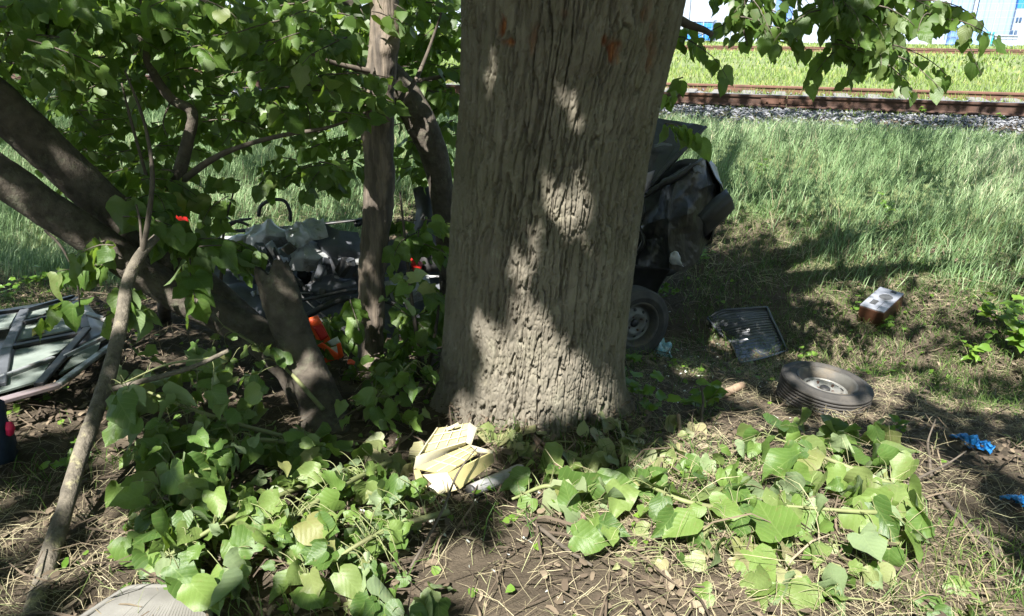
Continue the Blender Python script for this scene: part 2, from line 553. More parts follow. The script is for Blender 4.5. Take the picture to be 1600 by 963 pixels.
def spline(pts, n):
    pts = np.asarray(pts, float)
    if len(pts) == 2:
        t = np.linspace(0, 1, n)[:, None]
        return pts[0] * (1 - t) + pts[1] * t
    m = len(pts)
    ext = np.vstack([2 * pts[0] - pts[1], pts, 2 * pts[-1] - pts[-2]])
    u = np.linspace(0, m - 1, n)
    i = np.minimum(u.astype(int), m - 2)
    t = (u - i)[:, None]
    p0, p1, p2, p3 = ext[i], ext[i + 1], ext[i + 2], ext[i + 3]
    return .5 * ((2 * p1) + (-p0 + p2) * t + (2 * p0 - 5 * p1 + 4 * p2 - p3) * t * t + (-p0 + 3 * p1 - 3 * p2 + p3) * t ** 3)


def tube(pts, radii, n=24, seg=10, rough=0.0, seed=0, fr=6.0, flat=1.0):
    c = spline(pts, n)
    r = np.interp(np.linspace(0, 1, n), np.linspace(0, 1, len(np.atleast_1d(radii))), np.atleast_1d(radii)) if np.ndim(radii) else np.full(n, radii)
    tan = np.gradient(c, axis=0)
    tan /= np.linalg.norm(tan, axis=1)[:, None] + 1e-9
    ref = np.array([0, 0, 1.0]) if abs(tan[0][2]) < .9 else np.array([1.0, 0, 0])
    a = unit(np.cross(tan[0], ref))
    V = []
    th = np.linspace(0, 2 * math.pi, seg, endpoint=False)
    for k in range(n):
        a = unit(a - tan[k] * np.dot(a, tan[k]))
        b = np.cross(tan[k], a)
        rr = np.full(seg, r[k])
        p = c[k] + (np.cos(th)[:, None] * a + flat * np.sin(th)[:, None] * b)
        if rough:
            q = c[k] + np.cos(th)[:, None] * a * r[k] + np.sin(th)[:, None] * b * r[k]
            rr = rr * (1 + rough * 2 * fbm(q[:, 0] * fr, q[:, 1] * fr, q[:, 2] * fr, seed, 4))
        V.append(c[k] + (np.cos(th)[:, None] * a + flat * np.sin(th)[:, None] * b) * rr[:, None])
    V = np.concatenate(V)
    F = []
    for k in range(n - 1):
        for j in range(seg):
            j2 = (j + 1) % seg
            F.append((k * seg + j, k * seg + j2, (k + 1) * seg + j2, (k + 1) * seg + j))
    F.append(tuple(range(seg))[::-1])
    F.append(tuple((n - 1) * seg + j for j in range(seg)))
    return V, F


def box(c, size, ax=None, bev=.15):
    """chamfered box: c centre, size full, ax 3 axis rows"""
    ax = np.eye(3) if ax is None else np.asarray(ax)
    h = np.asarray(size, float) / 2
    bv = min(h) * bev
    V, idx = [], {}
    for sx in (-1, 1):
        for sy in (-1, 1):
            for sz in (-1, 1):
                s = np.array([sx, sy, sz])
                for k in range(3):
                    p = s * (h - bv)
                    p[k] = s[k] * h[k]
                    idx[(sx, sy, sz, k)] = len(V)
                    V.append(np.asarray(c) + p @ ax)
    F = []
    for k in range(3):
        i, j = (k + 1) % 3, (k + 2) % 3
        for s in (-1, 1):
            q = []
            for a, b in ((-1, -1), (1, -1), (1, 1), (-1, 1)):
                t = [0, 0, 0]
                t[k], t[i], t[j] = s, a, b
                q.append(idx[(*t, k)])
            F.append(tuple(q if s > 0 else q[::-1]))
    for k in range(3):
        i, j = (k + 1) % 3, (k + 2) % 3
        for a in (-1, 1):
            for b in (-1, 1):
                t = [0, 0, 0]
                t[i], t[j] = a, b
                q = []
                t[k] = -1
                q += [idx[(*t, i)], idx[(*t, j)]]
                t[k] = 1
                q += [idx[(*t, j)], idx[(*t, i)]]
                F.append(tuple(q))
    for sx in (-1, 1):
        for sy in (-1, 1):
            for sz in (-1, 1):
                F.append(tuple(idx[(sx, sy, sz, k)] for k in range(3)))
    return np.array(V), F


def sheet(Q, thick):
    """Q (nu,nv,3) grid -> closed thick sheet"""
    nu, nv = Q.shape[:2]
    du = np.gradient(Q, axis=0)
    dv = np.gradient(Q, axis=1)
    N = np.cross(du, dv)
    N /= np.linalg.norm(N, axis=2)[..., None] + 1e-9
    A = (Q + N * thick / 2).reshape(-1, 3)
    B = (Q - N * thick / 2).reshape(-1, 3)
    V = np.concatenate([A, B])
    o = nu * nv
    F = []
    for i in range(nu - 1):
        for j in range(nv - 1):
            a, b, c, d = i * nv + j, (i + 1) * nv + j, (i + 1) * nv + j + 1, i * nv + j + 1
            F.append((a, b, c, d))
            F.append((o + d, o + c, o + b, o + a))
    rim = [i * nv for i in range(nu)] + [(nu - 1) * nv + j for j in range(1, nv)] + [i * nv + nv - 1 for i in range(nu - 2, -1, -1)] + [j for j in range(nv - 2, 0, -1)]
    for a, b in zip(rim, rim[1:] + rim[:1]):
        F.append((a, o + a, o + b, b))
    return V, F


def polyline(pts, n):
    pts = np.asarray(pts, float)
    u = np.linspace(0, len(pts) - 1, n)
    return np.stack([np.interp(u, np.arange(len(pts)), pts[:, k]) for k in range(3)], 1)


def loft(rows, nu=24, nv=24, thick=.006, crumple=0.0, fr=5.0, seed=0, ribs=None, pts=False, lin=False):
    sp_ = polyline if lin else spline
    R = [sp_([P(*p) if not pts else p for p in r], nv) for r in rows]
    R = np.array(R)
    Q = np.stack([sp_(R[:, j], nu) for j in range(nv)], axis=1)
    N = np.cross(np.gradient(Q, axis=0), np.gradient(Q, axis=1))
    N /= np.linalg.norm(N, axis=2)[..., None] + 1e-9
    if crumple < 0:                            # sharp creases between flat facets
        nn = 0
        for k_, (f_, a_) in enumerate(((1, 1.0), (2.1, .5))):
            nn = nn + a_ * (1 - 2.2 * np.abs(vnoise(Q[..., 0] * fr * f_ + .4 * Q[..., 2] * fr, Q[..., 1] * fr * f_, Q[..., 2] * fr * f_, seed + k_)))
        Q = Q + N * (nn * -crumple)[..., None]
    elif crumple:
        nn = fbm(Q[..., 0] * fr, Q[..., 1] * fr, Q[..., 2] * fr, seed, 4)
        nn = nn + .6 * np.abs(fbm(Q[..., 0] * fr * .7, Q[..., 1] * fr * .7, Q[..., 2] * fr * .7, seed + 50, 3))
        Q = Q + N * (nn * crumple)[..., None]
    if ribs:
        cnt, h, axis = ribs
        u = np.linspace(0, 1, nu)[:, None] if axis == 0 else np.linspace(0, 1, nv)[None, :]
        Q = Q + N * (h * np.sign(np.sin(u * cnt * 2 * math.pi)) * np.ones((nu, nv)))[..., None]
    return sheet(Q, thick)


def quad(c4, thick=.004, n=6, crumple=0.0, seed=0, fr=9):
    a, b, c, d = [np.asarray(p, float) for p in c4]
    u = np.linspace(0, 1, n)[:, None, None]
    v = np.linspace(0, 1, n)[None, :, None]
    Q = (a * (1 - v) + b * v) * (1 - u) + (d * (1 - v) + c * v) * u
    if crumple:
        N = unit(np.cross(b - a, d - a))
        Q = Q + N * (crumple * fbm(Q[..., 0] * fr, Q[..., 1] * fr, Q[..., 2] * fr, seed, 3))[..., None]
    return sheet(Q, thick)


def lathe(prof, seg, c, ax, ay, az, closed=False):
    """prof list of (r, h) ; axis az"""
    th = np.linspace(0, 2 * math.pi, seg, endpoint=False)
    V = []
    for r, h in prof:
        V.append(np.asarray(c) + (np.cos(th)[:, None] * ax + np.sin(th)[:, None] * ay) * r + np.asarray(az) * h)
    n = len(prof)
    V = np.concatenate(V)
    F = []
    for k in range(n - 1 + (1 if closed else 0)):
        k2 = (k + 1) % n
        for j in range(seg):
            j2 = (j + 1) % seg
            F.append((k * seg + j, k * seg + j2, k2 * seg + j2, k2 * seg + j))
    return V, F


# ------------------------------------------------------------------ leaves
HEART = [(0, 0), (.15, -.11), (.32, -.10), (.45, .03), (.505, .22), (.475, .42), (.38, .61), (.25, .78), (.10, .93), (0, 1.07)]
MIDR = [0, .03, .07, .15, .27, .41, .57, .73, .90, 1.07]


def leaf_template(seed):
    """heart shaped leaf with toothed edge, folded, curled and rumpled"""
    r = random.Random(seed)
    fold, curl, wav = r.uniform(-.15, .6), r.uniform(-.25, .95), r.uniform(.04, .15)
    asym, wd, bend = r.uniform(-.08, .08), r.uniform(.86, 1.08), r.uniform(-.14, .14)
    V, UV = [], []

    def put(x, y):
        t = max(0, y)
        z = abs(x) * fold - curl * t * t * .5 - .25 * x * x + wav * math.sin(y * 8 + x * 5 + seed) * (abs(x) * 2.2) + wav * .6 * math.sin(x * 14 + seed * 2) * t
        V.append((x * wd + bend * t * t + asym * x * x, y, z))
        UV.append((x, max(0, y)))

    n = len(HEART)
    rows = []
    for i, ((hx, hy), m) in enumerate(zip(HEART, MIDR)):
        if i in (0, n - 1):
            put(0, m)
            rows.append([len(V) - 1] * 5)
            continue
        row = []
        for sd, f in ((-1, 1), (-1, .55), (0, 0), (1, .55), (1, 1)):
            k = 1 + (r.uniform(-.09, .06) if f == 1 else 0) - (.2 if f == 1 and r.random() < .06 else 0)
            put(sd * hx * f * k, m + (hy - m) * f ** 1.2 + (r.uniform(-.02, .02) if f == 1 else 0))
            row.append(len(V) - 1)
        rows.append(row)
    F = []
    for a_, b_ in zip(rows, rows[1:]):
        for j in range(4):
            q = []
            for v in (a_[j], a_[j + 1], b_[j + 1], b_[j]):
                if v not in q:
                    q.append(v)
            F.append(tuple(q))
    return np.array(V), F, np.array(UV)


def leaf_meshes(mat, seeds):
    out = []
    for s in seeds:
        V, F, UV = leaf_template(s)
        out.append(mesh_from(V, F, MT[mat], True, uv=UV, attrs={'rnd': np.zeros(len(V))}))
    return out


LEAF = {k: leaf_meshes(k, range(i * 20, i * 20 + 14)) for i, k in enumerate(('leaf', 'fallen', 'pale', 'weed'))}


def put_leaf(parent, kind, pos, d, nrm, size, name='leaf'):
    y = unit(d)
    z = unit(np.asarray(nrm) - y * np.dot(nrm, y))
    x = np.cross(y, z)
    w = RD.uniform(.85, 1.1)
    M = Matrix(((x[0] * size * w, y[0] * size, z[0] * size), (x[1] * size * w, y[1] * size, z[1] * size), (x[2] * size * w, y[2] * size, z[2] * size))).to_4x4()
    return link(name, RD.choice(LEAF[kind]), pos, parent, M)


TPL_V = np.array([(0, 0, 0), (-.42, .12, .07), (-.40, .5, .06), (0, 1.02, -.08), (.40, .5, .06), (.42, .12, .07), (0, .42, 0)], float)
TPL_F = np.array([(6, 1, 0), (6, 2, 1), (6, 3, 2), (6, 4, 3), (6, 5, 4), (6, 0, 5)])


def leaf_cloud(pos, d, nrm, size):
    pos, d, nrm = [np.asarray(a, float) for a in (pos, d, nrm)]
    y = d / (np.linalg.norm(d, axis=1)[:, None] + 1e-9)
    z = nrm - y * (nrm * y).sum(1)[:, None]
    z /= np.linalg.norm(z, axis=1)[:, None] + 1e-9
    x = np.cross(y, z)
    size = np.asarray(size)[:, None, None]
    T = TPL_V[None]
    V = pos[:, None] + size * (T[..., 0:1] * x[:, None] + T[..., 1:2] * y[:, None] + T[..., 2:3] * z[:, None])
    n = len(pos)
    F = (TPL_F[None] + (np.arange(n) * 7)[:, None, None]).reshape(-1, 3)
    rnd = np.repeat(NR.random(n), 7)
    uv = np.tile(TPL_V[:, :2], (n, 1))
    return V.reshape(-1, 3), F, rnd, uv


def stuff_leaves(name, pos, d, nrm, size, mat, parent=None):
    V, F, rnd, uv = leaf_cloud(pos, d, nrm, size)
    o = obj(name, V, F, mat, parent, True, uv=uv, attrs={'rnd': rnd})
    o["kind"] = "stuff"
    return o


# ------------------------------------------------------------------ blades
def blades(pts, h, w, lean, laz, az, rnd, curve=.5):
    n = len(pts)
    c, s = np.cos(az), np.sin(az)
    wx = np.stack([c, s, np.zeros(n)], 1) * (w / 2)[:, None]
    l = np.stack([np.cos(laz), np.sin(laz), np.zeros(n)], 1)
    up = np.array([0, 0, 1.0])
    m = pts + up * (h * .55)[:, None] * np.cos(lean * curve)[:, None] + l * (h * .55 * np.sin(lean * curve))[:, None]
    t = m + up * (h * .45)[:, None] * np.cos(lean * 1.5)[:, None] + l * (h * .45 * np.sin(lean * 1.5))[:, None]
    V = np.stack([pts - wx, pts + wx, m - wx * .8, m + wx * .8, t], 1).reshape(-1, 3)
    b = (np.arange(n) * 5)[:, None]
    Fq = b + np.array([[0, 1, 3, 2]])
    Ft = b + np.array([[2, 3, 4]])
    return V, [Fq, Ft], np.repeat(rnd, 5)


def grass(name, label, pts, h, w, mat, lean=(.2, .9), laz=None, parent=None):
    n = len(pts)
    laz_ = NR.uniform(0, 2 * math.pi, n) if laz is None else NR.normal(laz[0], laz[1], n)
    V, F, r = blades(pts, h, w, NR.uniform(*lean, n), laz_, NR.uniform(0, math.pi, n), np.clip(NR.beta(2, 2.4, n) + .42 * fbm(pts[:, 0] * .9, pts[:, 1] * .9, 0, 88, 3) + .25 * fbm(pts[:, 0] * 4, pts[:, 1] * 4, 0, 89, 2), 0, 1))
    o = obj(name, V, F, mat, parent, True, attrs={'rnd': r})
    if label:
        tag(o, label, 'grass', kind='stuff')
    return o


# ------------------------------------------------------------------ ground sheet
def axis(lo, hi, f0, f1, step, grow=1.12):
    a = list(np.arange(f0, f1 + 1e-6, step))
    s, x = step, f1
    while x < hi:
        s *= grow
        x += s
        a.append(x)
    s, x = step, f0
    while x > lo:
        s *= grow
        x -= s
        a.insert(0, x)
    return np.array(a)


def gmask(x, y, w=.9):
    s = S_of(x, y)
    n = 1.8 * fbm(x * .8, y * .8, 0, 31, 4)
    return np.clip(np.maximum((s - 7.75 + n) / w, np.minimum((-1.2 - x), (y - 5.7)) / .6 + n * .5), 0, 1)


def green_of(x, y):
    s = S_of(x, y)
    bal = (s > 12.7) & (s < 17.2)
    return np.where(bal, .35 * (fbm(x * 2, y * 2, 0, 8) > 0), gmask(x, y))


gx = axis(-420, 420, -6, 6, .065)
gy = axis(-60, 420, .8, 9.0, .065, 1.06)
XX, YY = np.meshgrid(gx, gy, indexing='ij')
ZZ = gz(XX, YY)
rough = fbm(XX * 14, YY * 14, .3, 77, 3) * .018 * (S_of(XX, YY) < 8)
V = np.stack([XX, YY, ZZ + rough], -1).reshape(-1, 3)
nx, ny = len(gx), len(gy)
I = np.arange(nx * ny).reshape(nx, ny)
F = np.stack([I[:-1, :-1], I[1:, :-1], I[1:, 1:], I[:-1, 1:]], -1).reshape(-1, 4)
g_ob = link('ground', mesh_from(V, F, MT['ground'], True, attrs={'green': green_of(XX, YY).reshape(-1)}), (0, 0, 0))
g_ob["kind"] = "structure"

# ------------------------------------------------------------------ railway
UD = unit([-3.09, 1.077, 0]) * -1             # along the track, towards the right
ND = np.array([-UD[1], UD[0], 0])             # across, away from the camera
if ND[1] < 0:
    ND = -ND
TZ = .27


def track_pt(s, t, z):                        # s = value of S at the line, t metres along
    return np.array([0, s, 0]) + UD * t + np.array([0, 0, z])


RAILP = [(-.075, 0), (.075, 0), (.075, .012), (.012, .032), (.009, .135), (.034, .142), (.036, .172), (.028, .18), (-.028, .18), (-.036, .172), (-.034, .142), (-.009, .135), (-.012, .032), (-.075, .012)]


def rail(parent, s, t0, t1, z, mat, name='rail'):
    n = len(RAILP)
    V = []
    for t in (t0, t1):
        for a, b in RAILP:
            V.append(track_pt(s, t, z + b) + ND * a)
    F = [(j, (j + 1) % n, n + (j + 1) % n, n + j) for j in range(n)] + [tuple(range(n))[::-1], tuple(range(n, 2 * n))]
    return obj(name, V, F, mat, parent, False)


trk = thing('railway_track', track_pt(14.7, 0, TZ), 'rusty railway track on grey ballast behind the grassy bank', 'railway track')
SN, SF = 13.9, 13.9 + 3.0
for s, mt in ((SN, 'rust'), (SF, 'rust_red')):
    TZ = .27 if s == SN else .18
    for t0, t1 in ((-34, 4.72), (4.73, 34)):
        r_ = rail(trk, s, t0, t1, TZ + .02, mt)
        V, F = box((track_pt(s, t0, TZ + .2005) + track_pt(s, t1, TZ + .2005)) / 2, (t1 - t0 - .002, .05, .002), [UD, ND, (0, 0, 1)], .1)
        obj('running_surface', V, F, 'rail_top' if mt == 'rust' else 'rust_red', r_, False)
    m_ = MB()
    for sgn in (-1, 1):
        V, F = box(track_pt(s, 4.725, TZ + .105) + ND * .024 * sgn, (.8, .02, .085), [UD, ND, (0, 0, 1)], .2)
        m_.add(V, F)
        for q in (-.3, -.1, .1, .3):
            V, F = box(track_pt(s, 4.725 + q, TZ + .105) + ND * .044 * sgn, (.035, .025, .035), [UD, ND, (0, 0, 1)], .3)
            m_.add(V, F)
    m_.build('joint_plate', 'rust_red', trk, False)
TZ = .27
sl_me = None
for k, t in enumerate(np.arange(-19, 19, .56)):
    c = track_pt((SN + SF) / 2, t, TZ - .035)
    if sl_me is None:
        V, F = box((0, 0, 0), (.26, 2.7, .11), [UD, ND, (0, 0, 1)], .3)
        sl_me = mesh_from(V, F, MT['concrete'], False)
    link('sleeper', sl_me, c, trk)

# ballast stones
nst = 19000
st_s = np.concatenate([NR.normal(13.15, .33, int(nst * .75)), NR.uniform(13.3, 16.8, nst - int(nst * .75))])
st_t = NR.uniform(-15, 12, nst)
bp = np.array([0, 1, 0])[None] * st_s[:, None] + UD[None] * st_t[:, None]
bp[:, 2] = gz(bp[:, 0], bp[:, 1]) + NR.uniform(-.005, .03, nst)
OV = np.array([(1, 0, 0), (-1, 0, 0), (0, 1, 0), (0, -1, 0), (0, 0, 1), (0, 0, -1), (.62, .62, .5), (-.6, .6, -.5), (.6, -.62, -.5), (-.62, -.6, .5)])
OF = np.array([(6, 2, 4), (6, 0, 2), (6, 4, 0), (9, 1, 3), (9, 3, 4), (9, 4, 1), (2, 7, 1), (2, 5, 7), (1, 7, 5), (0, 8, 5), (0, 3, 8), (3, 5, 8), (2, 1, 4), (0, 4, 3), (0, 5, 2), (1, 5, 3)])
sz = NR.uniform(.013, .029, nst)[:, None, None]
jit = 1 + NR.uniform(-.35, .35, (nst, len(OV), 3))
an = NR.uniform(0, 6.28, nst)
rot = np.stack([np.stack([np.cos(an), -np.sin(an), 0 * an], 1), np.stack([np.sin(an), np.cos(an), 0 * an], 1), np.stack([0 * an, 0 * an, 1 + 0 * an], 1)], 1)
SV = bp[:, None] + np.einsum('nij,nkj->nki', rot, OV[None] * jit * np.array([1, .75, .7])) * sz
SFc = (OF[None] + (np.arange(nst) * len(OV))[:, None, None]).reshape(-1, 3)
o = obj('ballast_gravel', SV.reshape(-1, 3), SFc, 'stone', None, False, attrs={'rnd': np.repeat(NR.random(nst), len(OV))})
tag(o, 'grey crushed stone ballast beside the near rail', 'gravel', kind='stuff')

far = thing('far_railway_track', track_pt(41, 12, .12), 'thin rusty rails in front of the pale blue building', 'railway track')
for s in (40.5, 42.1):
    rail(far, s, -30, 60, .06, 'rust_red')

# ------------------------------------------------------------------ industrial buildings far behind
WS = 46.5 + RSL * 21.0


def wall_t(px):                               # where the ray through a picture column meets the wall line
    d = ray(px, 66)
    # point CAM + d*k on line (0,WS)+UD*t : y + RSL*x = WS
    k = WS / (d[1] + RSL * d[0])
    q = CAM + d * k
    return np.dot(q - np.array([0, WS, 0]), UD)


def wall_pt(t, z, off=0.0):
    return np.array([0, WS, 0]) + UD * t + ND * off + np.array([0, 0, z])


def wall_z(px, py):
    d = ray(px, py)
    k = WS / (d[1] + RSL * d[0])
    return (CAM + d * k)[2]


def corrugated(parent, px0, px1, z0, z1, mat, off=0.0, pitch=.32, name='cladding_panel'):
    t0, t1 = wall_t(px0), wall_t(px1)
    n = max(2, int((t1 - t0) / pitch))
    m = MB()
    V, F = [], []
    xs, os_ = [], []
    for i in range(n):
        a = t0 + (t1 - t0) * i / n
        p = (t1 - t0) / n
        for f, o_ in ((0, 0), (.55, 0), (.65, -.05), (.9, -.05)):
            xs.append(a + p * f)
            os_.append(o_)
    xs.append(t1)
    os_.append(0)
    for z in (z0, z1):
        for x, o_ in zip(xs, os_):
            V.append(wall_pt(x, z, off + o_))
    k = len(xs)
    F = [(i, i + 1, k + i + 1, k + i) for i in range(k - 1)]
    b0 = len(V)
    V += [wall_pt(t0, z0, off + .3), wall_pt(t1, z0, off + .3), wall_pt(t1, z1, off + .3), wall_pt(t0, z1, off + .3)]
    F += [(b0 + 1, b0, b0 + 3, b0 + 2), (0, k, b0 + 3, b0), (k - 1, b0 + 1, b0 + 2, 2 * k - 1)]
    return obj(name, V, F, mat, parent, False)


def far_box(name, parent, px0, py0, px1, py1, mat, off, depth=.4):
    t0, t1 = wall_t(px0), wall_t(px1)
    z1, z0 = wall_z((px0 + px1) / 2, py0), wall_z((px0 + px1) / 2, py1)
    V, F = box(wall_pt((t0 + t1) / 2, (z0 + z1) / 2, off), (t1 - t0, depth, z1 - z0), [UD, ND, (0, 0, 1)], .05)
    return obj(name, V, F, mat, parent, False)


bld = thing('industrial_building', wall_pt(wall_t(1300), 0), 'long pale corrugated industrial building beyond the tracks', 'building')
gh = 8.0
corrugated(bld, -2600, 300, -.1, gh, 'bld_white', pitch=.9)
corrugated(bld, 302, 1074, -.1, gh, 'bld_white', pitch=.5)
corrugated(bld, 1075, 1205, -.1, gh, 'bld_white')
corrugated(bld, 1233, 1352, -.1, gh, 'bld_white')
corrugated(bld, 1353, 1474, -.1, gh, 'bld_white')
far_box('wall_base', bld, 1205.3, 47, 1232.7, 75, 'bld_white', .1)
corrugated(bld, 1205.4, 1232.6, wall_z(1220, 47) + .003, gh, 'bld_blue', .05, .6, 'gate')
corrugated(bld, 1475, 1508, -.1, gh, 'bld_pale_blue', .02, .4)
far_box('downpipe', bld, 1509, -200, 1514, 72, 'bld_white', -.1, .3)
far_box('plinth', bld, 1233, 62, 1508, 74, 'bld_white', -.12, .2)
sh = thing('storage_hall', wall_pt(wall_t(1560), 0), 'blue clad storage hall with white end at right of building', 'building')
corrugated(sh, 1516, 1572, -.1, gh, 'bld_pale_blue', -.2, .45)
far_box('end_wall', sh, 1572.5, 14, 1720, 76, 'bld_white', -.25, .6)
far_box('fascia', sh, 1572.5, -160, 1720, 13.6, 'sky_blue', -.25, .6)
corrugated(sh, 1720.5, 2600, -.1, gh, 'bld_white', -.2, .5)
for q in ((1575, 27, 1578.3, 34), (1580, 27, 1583.5, 34), (1571, 47, 1575, 56), (1577, 47, 1581, 56)):
    w_ = far_box('window', sh, *q, 'glass_dark', -.58, .06)
ct = thing('shipping_kiosk', wall_pt(wall_t(1096), 0, -3), 'bright blue kiosk with a white panel before the building', 'kiosk')
far_box('body', ct, 1077, 34, 1116, 62, 'sky_blue', -1.2, 1.8)
far_box('white_panel', ct, 1089, 40, 1103, 51, 'bld_white', -2.12, .05)
far_box('roof_trim', ct, 1076, 31.5, 1117, 33.6, 'bld_white', -1.2, 1.9)
tk = thing('white_tank', wall_pt(wall_t(1550), 0, -3), 'low white box before the blue storage hall', 'container')
far_box('body', tk, 1535, 55, 1568, 72, 'bld_white', -2, 1.4)
far_box('rim', tk, 1534, 53.6, 1569, 54.8, 'bld_white', -2, 1.5)
bn = thing('teal_bin', wall_pt(wall_t(1527), 0, -3), 'small teal bin beside the low white box', 'bin')
far_box('body', bn, 1520, 51, 1533, 72, 'teal', -2.2, .8)
far_box('lid', bn, 1519.5, 49, 1533.5, 50.8, 'teal', -2.2, .9)
dr = thing('blue_barrel', wall_pt(wall_t(1476), 0, -3), 'dark blue barrel standing near the downpipe', 'barrel')
V, F = lathe([(0, 0), (.28, 0), (.3, .1), (.28, .12), (.28, .45), (.3, .5), (.28, .55), (.28, .88), (.3, .92), (.27, .95), (0, .95)], 20, wall_pt(wall_t(1476), .05, -2), (1, 0, 0), (0, 1, 0), (0, 0, 1))
obj('drum', V, F, 'bld_blue', dr)

fn = thing('mesh_fence', track_pt(WS - 3.2, 0, 0), 'thin grey wire mesh fence before the building', 'fence')
fs = WS - 3.2
FT0, FT1 = 9.0, 42.0
for t in np.arange(FT0, FT1, 3.0):
    V, F = box(track_pt(fs, t, 1.1), (.06, .06, 2.2), [UD, ND, (0, 0, 1)], .1)
    obj('post', V, F, 'wire', fn, False)
m = MB()
for z in np.arange(.2, 2.2, .33):
    V, F = box(track_pt(fs, (FT0 + FT1) / 2, z), (FT1 - FT0, .012, .012), [UD, ND, (0, 0, 1)], .1)
    m.add(V, F)
for t in np.arange(FT0 + .2, FT1, .3):
    V, F = box(track_pt(fs, t, 1.13), (.012, .012, 2.0), [UD, ND, (0, 0, 1)], .1)
    m.add(V, F)
m.build('wire_mesh', 'wire', fn, False)

# ------------------------------------------------------------------ the big linden
DC = 3.56
EDG = [(-160, 716, 1120), (-60, 721, 1085), (0, 722, 1066), (60, 722, 1053), (150, 719, 1029), (250, 711, 1008), (350, 704, 994), (450, 697, 981), (550, 690, 969), (640, 682, 960), (700, 674, 957)]
ez, ecx, er = [], [], []
for py, l, r in EDG:
    a, b = P(l, py, DC), P(r, py, DC)
    ez.append(a[2])
    ecx.append((a[0] + b[0]) / 2)
    er.append((b[0] - a[0]) / 2)
ez, ecx, er = np.array(ez)[::-1], np.array(ecx)[::-1], np.array(er)[::-1]
NT, NZ = 580, 560
TZ0, TZ1 = -.55, 3.2
zz = np.concatenate([np.linspace(TZ0, 2.1, NZ - 40), np.linspace(2.12, TZ1, 40)])
th = np.concatenate([np.linspace(math.radians(160), math.radians(380), 500, endpoint=False), np.linspace(math.radians(20), math.radians(160), 80, endpoint=False)])
Zg, Tg = np.meshgrid(zz, th, indexing='ij')
Rg = np.interp(Zg, ez, er)
Cx = np.interp(Zg, ez, ecx)
zb = gz(ecx[0], DC)
fl = np.exp(-np.clip(Zg - zb, 0, 9) / .13)
Rg = Rg * (1 + fl * (.10 + .09 * np.cos(Tg * 5 + 1.0) + .05 * np.cos(Tg * 9)))
Rg = Rg * (1 + .018 * np.cos(Tg * 3 + Zg * .8) + .012 * np.cos(Tg * 7 + 2 + Zg))
cxn, cyn = np.cos(Tg), np.sin(Tg)
wv = .022 * fbm(cxn * 3, cyn * 3, Zg * 3.0, 3, 4)
ct_, st_ = np.cos(Tg + wv), np.sin(Tg + wv)


def cracks(sp, zl, seed, wid):
    k = .44 / sp
    v = vnoise(ct_ * k, st_ * k, Zg / zl, seed) + .45 * vnoise(ct_ * k * 2.1, st_ * k * 2.1, Zg / zl * 2.6, seed + 7) + .12 * vnoise(ct_ * k * 5, st_ * k * 5, Zg / zl * 8, seed + 9)
    return np.clip(1.35 - np.abs(v) / wid, 0, 1) ** .7


c1, c2, c3 = cracks(.040, .50, 5, .075), cracks(.022, .22, 25, .10), cracks(.012, .045, 45, .16)
plate = vnoise(ct_ * 11, st_ * 11, Zg / .10, 71) * vnoise(ct_ * 19, st_ * 19, Zg / .05, 72)
amp = np.clip(.8 + 1.1 * fbm(cxn * 2.5, cyn * 2.5, Zg * 2.0, 40, 3), .25, 1.4)
dsp = -np.maximum(.036 * c1 * amp, .025 * c2 * np.clip(1.7 - amp, .4, 1.2)) - .006 * c3 + .006 * plate + .005 * fbm(cxn * 16, cyn * 16, Zg * 8, 60, 4) + .0035 * fbm(cxn * 60, cyn * 60, Zg * 30, 63, 2)
# chips where the bark was struck off
scar = np.zeros_like(dsp)
XW = Cx + Rg * cxn
YW = DC + Rg * cyn
for px, py, rx, rz in ((783, 45, .012, .034), (792, 66, .014, .014), (832, 62, .014, .036), (838, 45, .010, .014), (957, 80, .026, .036), (942, 64, .014, .022), (1008, 15, .02, .04), (1020, 70, .02, .08), (880, 22, .02, .02)):
    q = P(px, py, DC - .38)
    dx = (XW - q[0]) / rx
    dz = (Zg - q[2]) / rz
    w = np.clip(1.5 - np.sqrt(dx ** 2 + dz ** 2) + 1.3 * fbm(XW * 40, Zg * 22, 0, int(px), 4), 0, 1) * (YW < DC)
    scar = np.maximum(scar, np.clip(w * (1 if px not in (1020, 1008, 880, 832, 838) else .45), 0, 1))
dsp = dsp * (1 - .8 * scar) - .016 * scar + scar * .010 * fbm(XW * 80, YW * 80, Zg * 25, 61, 3)
Rg = Rg + dsp
V = np.stack([Cx + Rg * cxn, DC + Rg * cyn, Zg], -1).reshape(-1, 3)
I = np.arange(NZ * NT).reshape(NZ, NT)
J = np.roll(I, -1, axis=1)
F = np.stack([I[:-1], J[:-1], J[1:], I[1:]], -1).reshape(-1, 4)
lin = thing('linden_tree', (ecx[0], DC, zb), 'massive linden trunk with furrowed grey bark in the middle', 'tree')
obj('trunk', V, F, 'bark', lin, True, attrs={'scar': scar.reshape(-1)})
top = np.array([np.interp(3.1, ez, ecx), DC, 3.1])
LIMBS = []
for a, el, L, r in ((-20, 55, 4.2, .20), (60, 62, 4.5, .22), (150, 50, 4.4, .20), (215, 48, 4.6, .19), (280, 52, 5.0, .2), (330, 45, 4.2, .17), (100, 80, 5, .22)):
    a_, e_ = math.radians(a), math.radians(el)
    d = np.array([math.cos(a_) * math.cos(e_), math.sin(a_) * math.cos(e_), math.sin(e_)])
    pts = [top + np.array([0, 0, -.35]) + d * .1, top + d * L * .35 + (0, 0, .1), top + d * L * .7 + (0, 0, .1), top + d * L + (0, 0, -.2)]
    V, F = tube(pts, [r * 1.6, r, r * .6, r * .25], 22, 12, .06, a)
    obj('limb', V, F, 'bark_dark', lin)

# crown above the frame: leaf clusters; the gaps in it let the sun through
GAPS = []


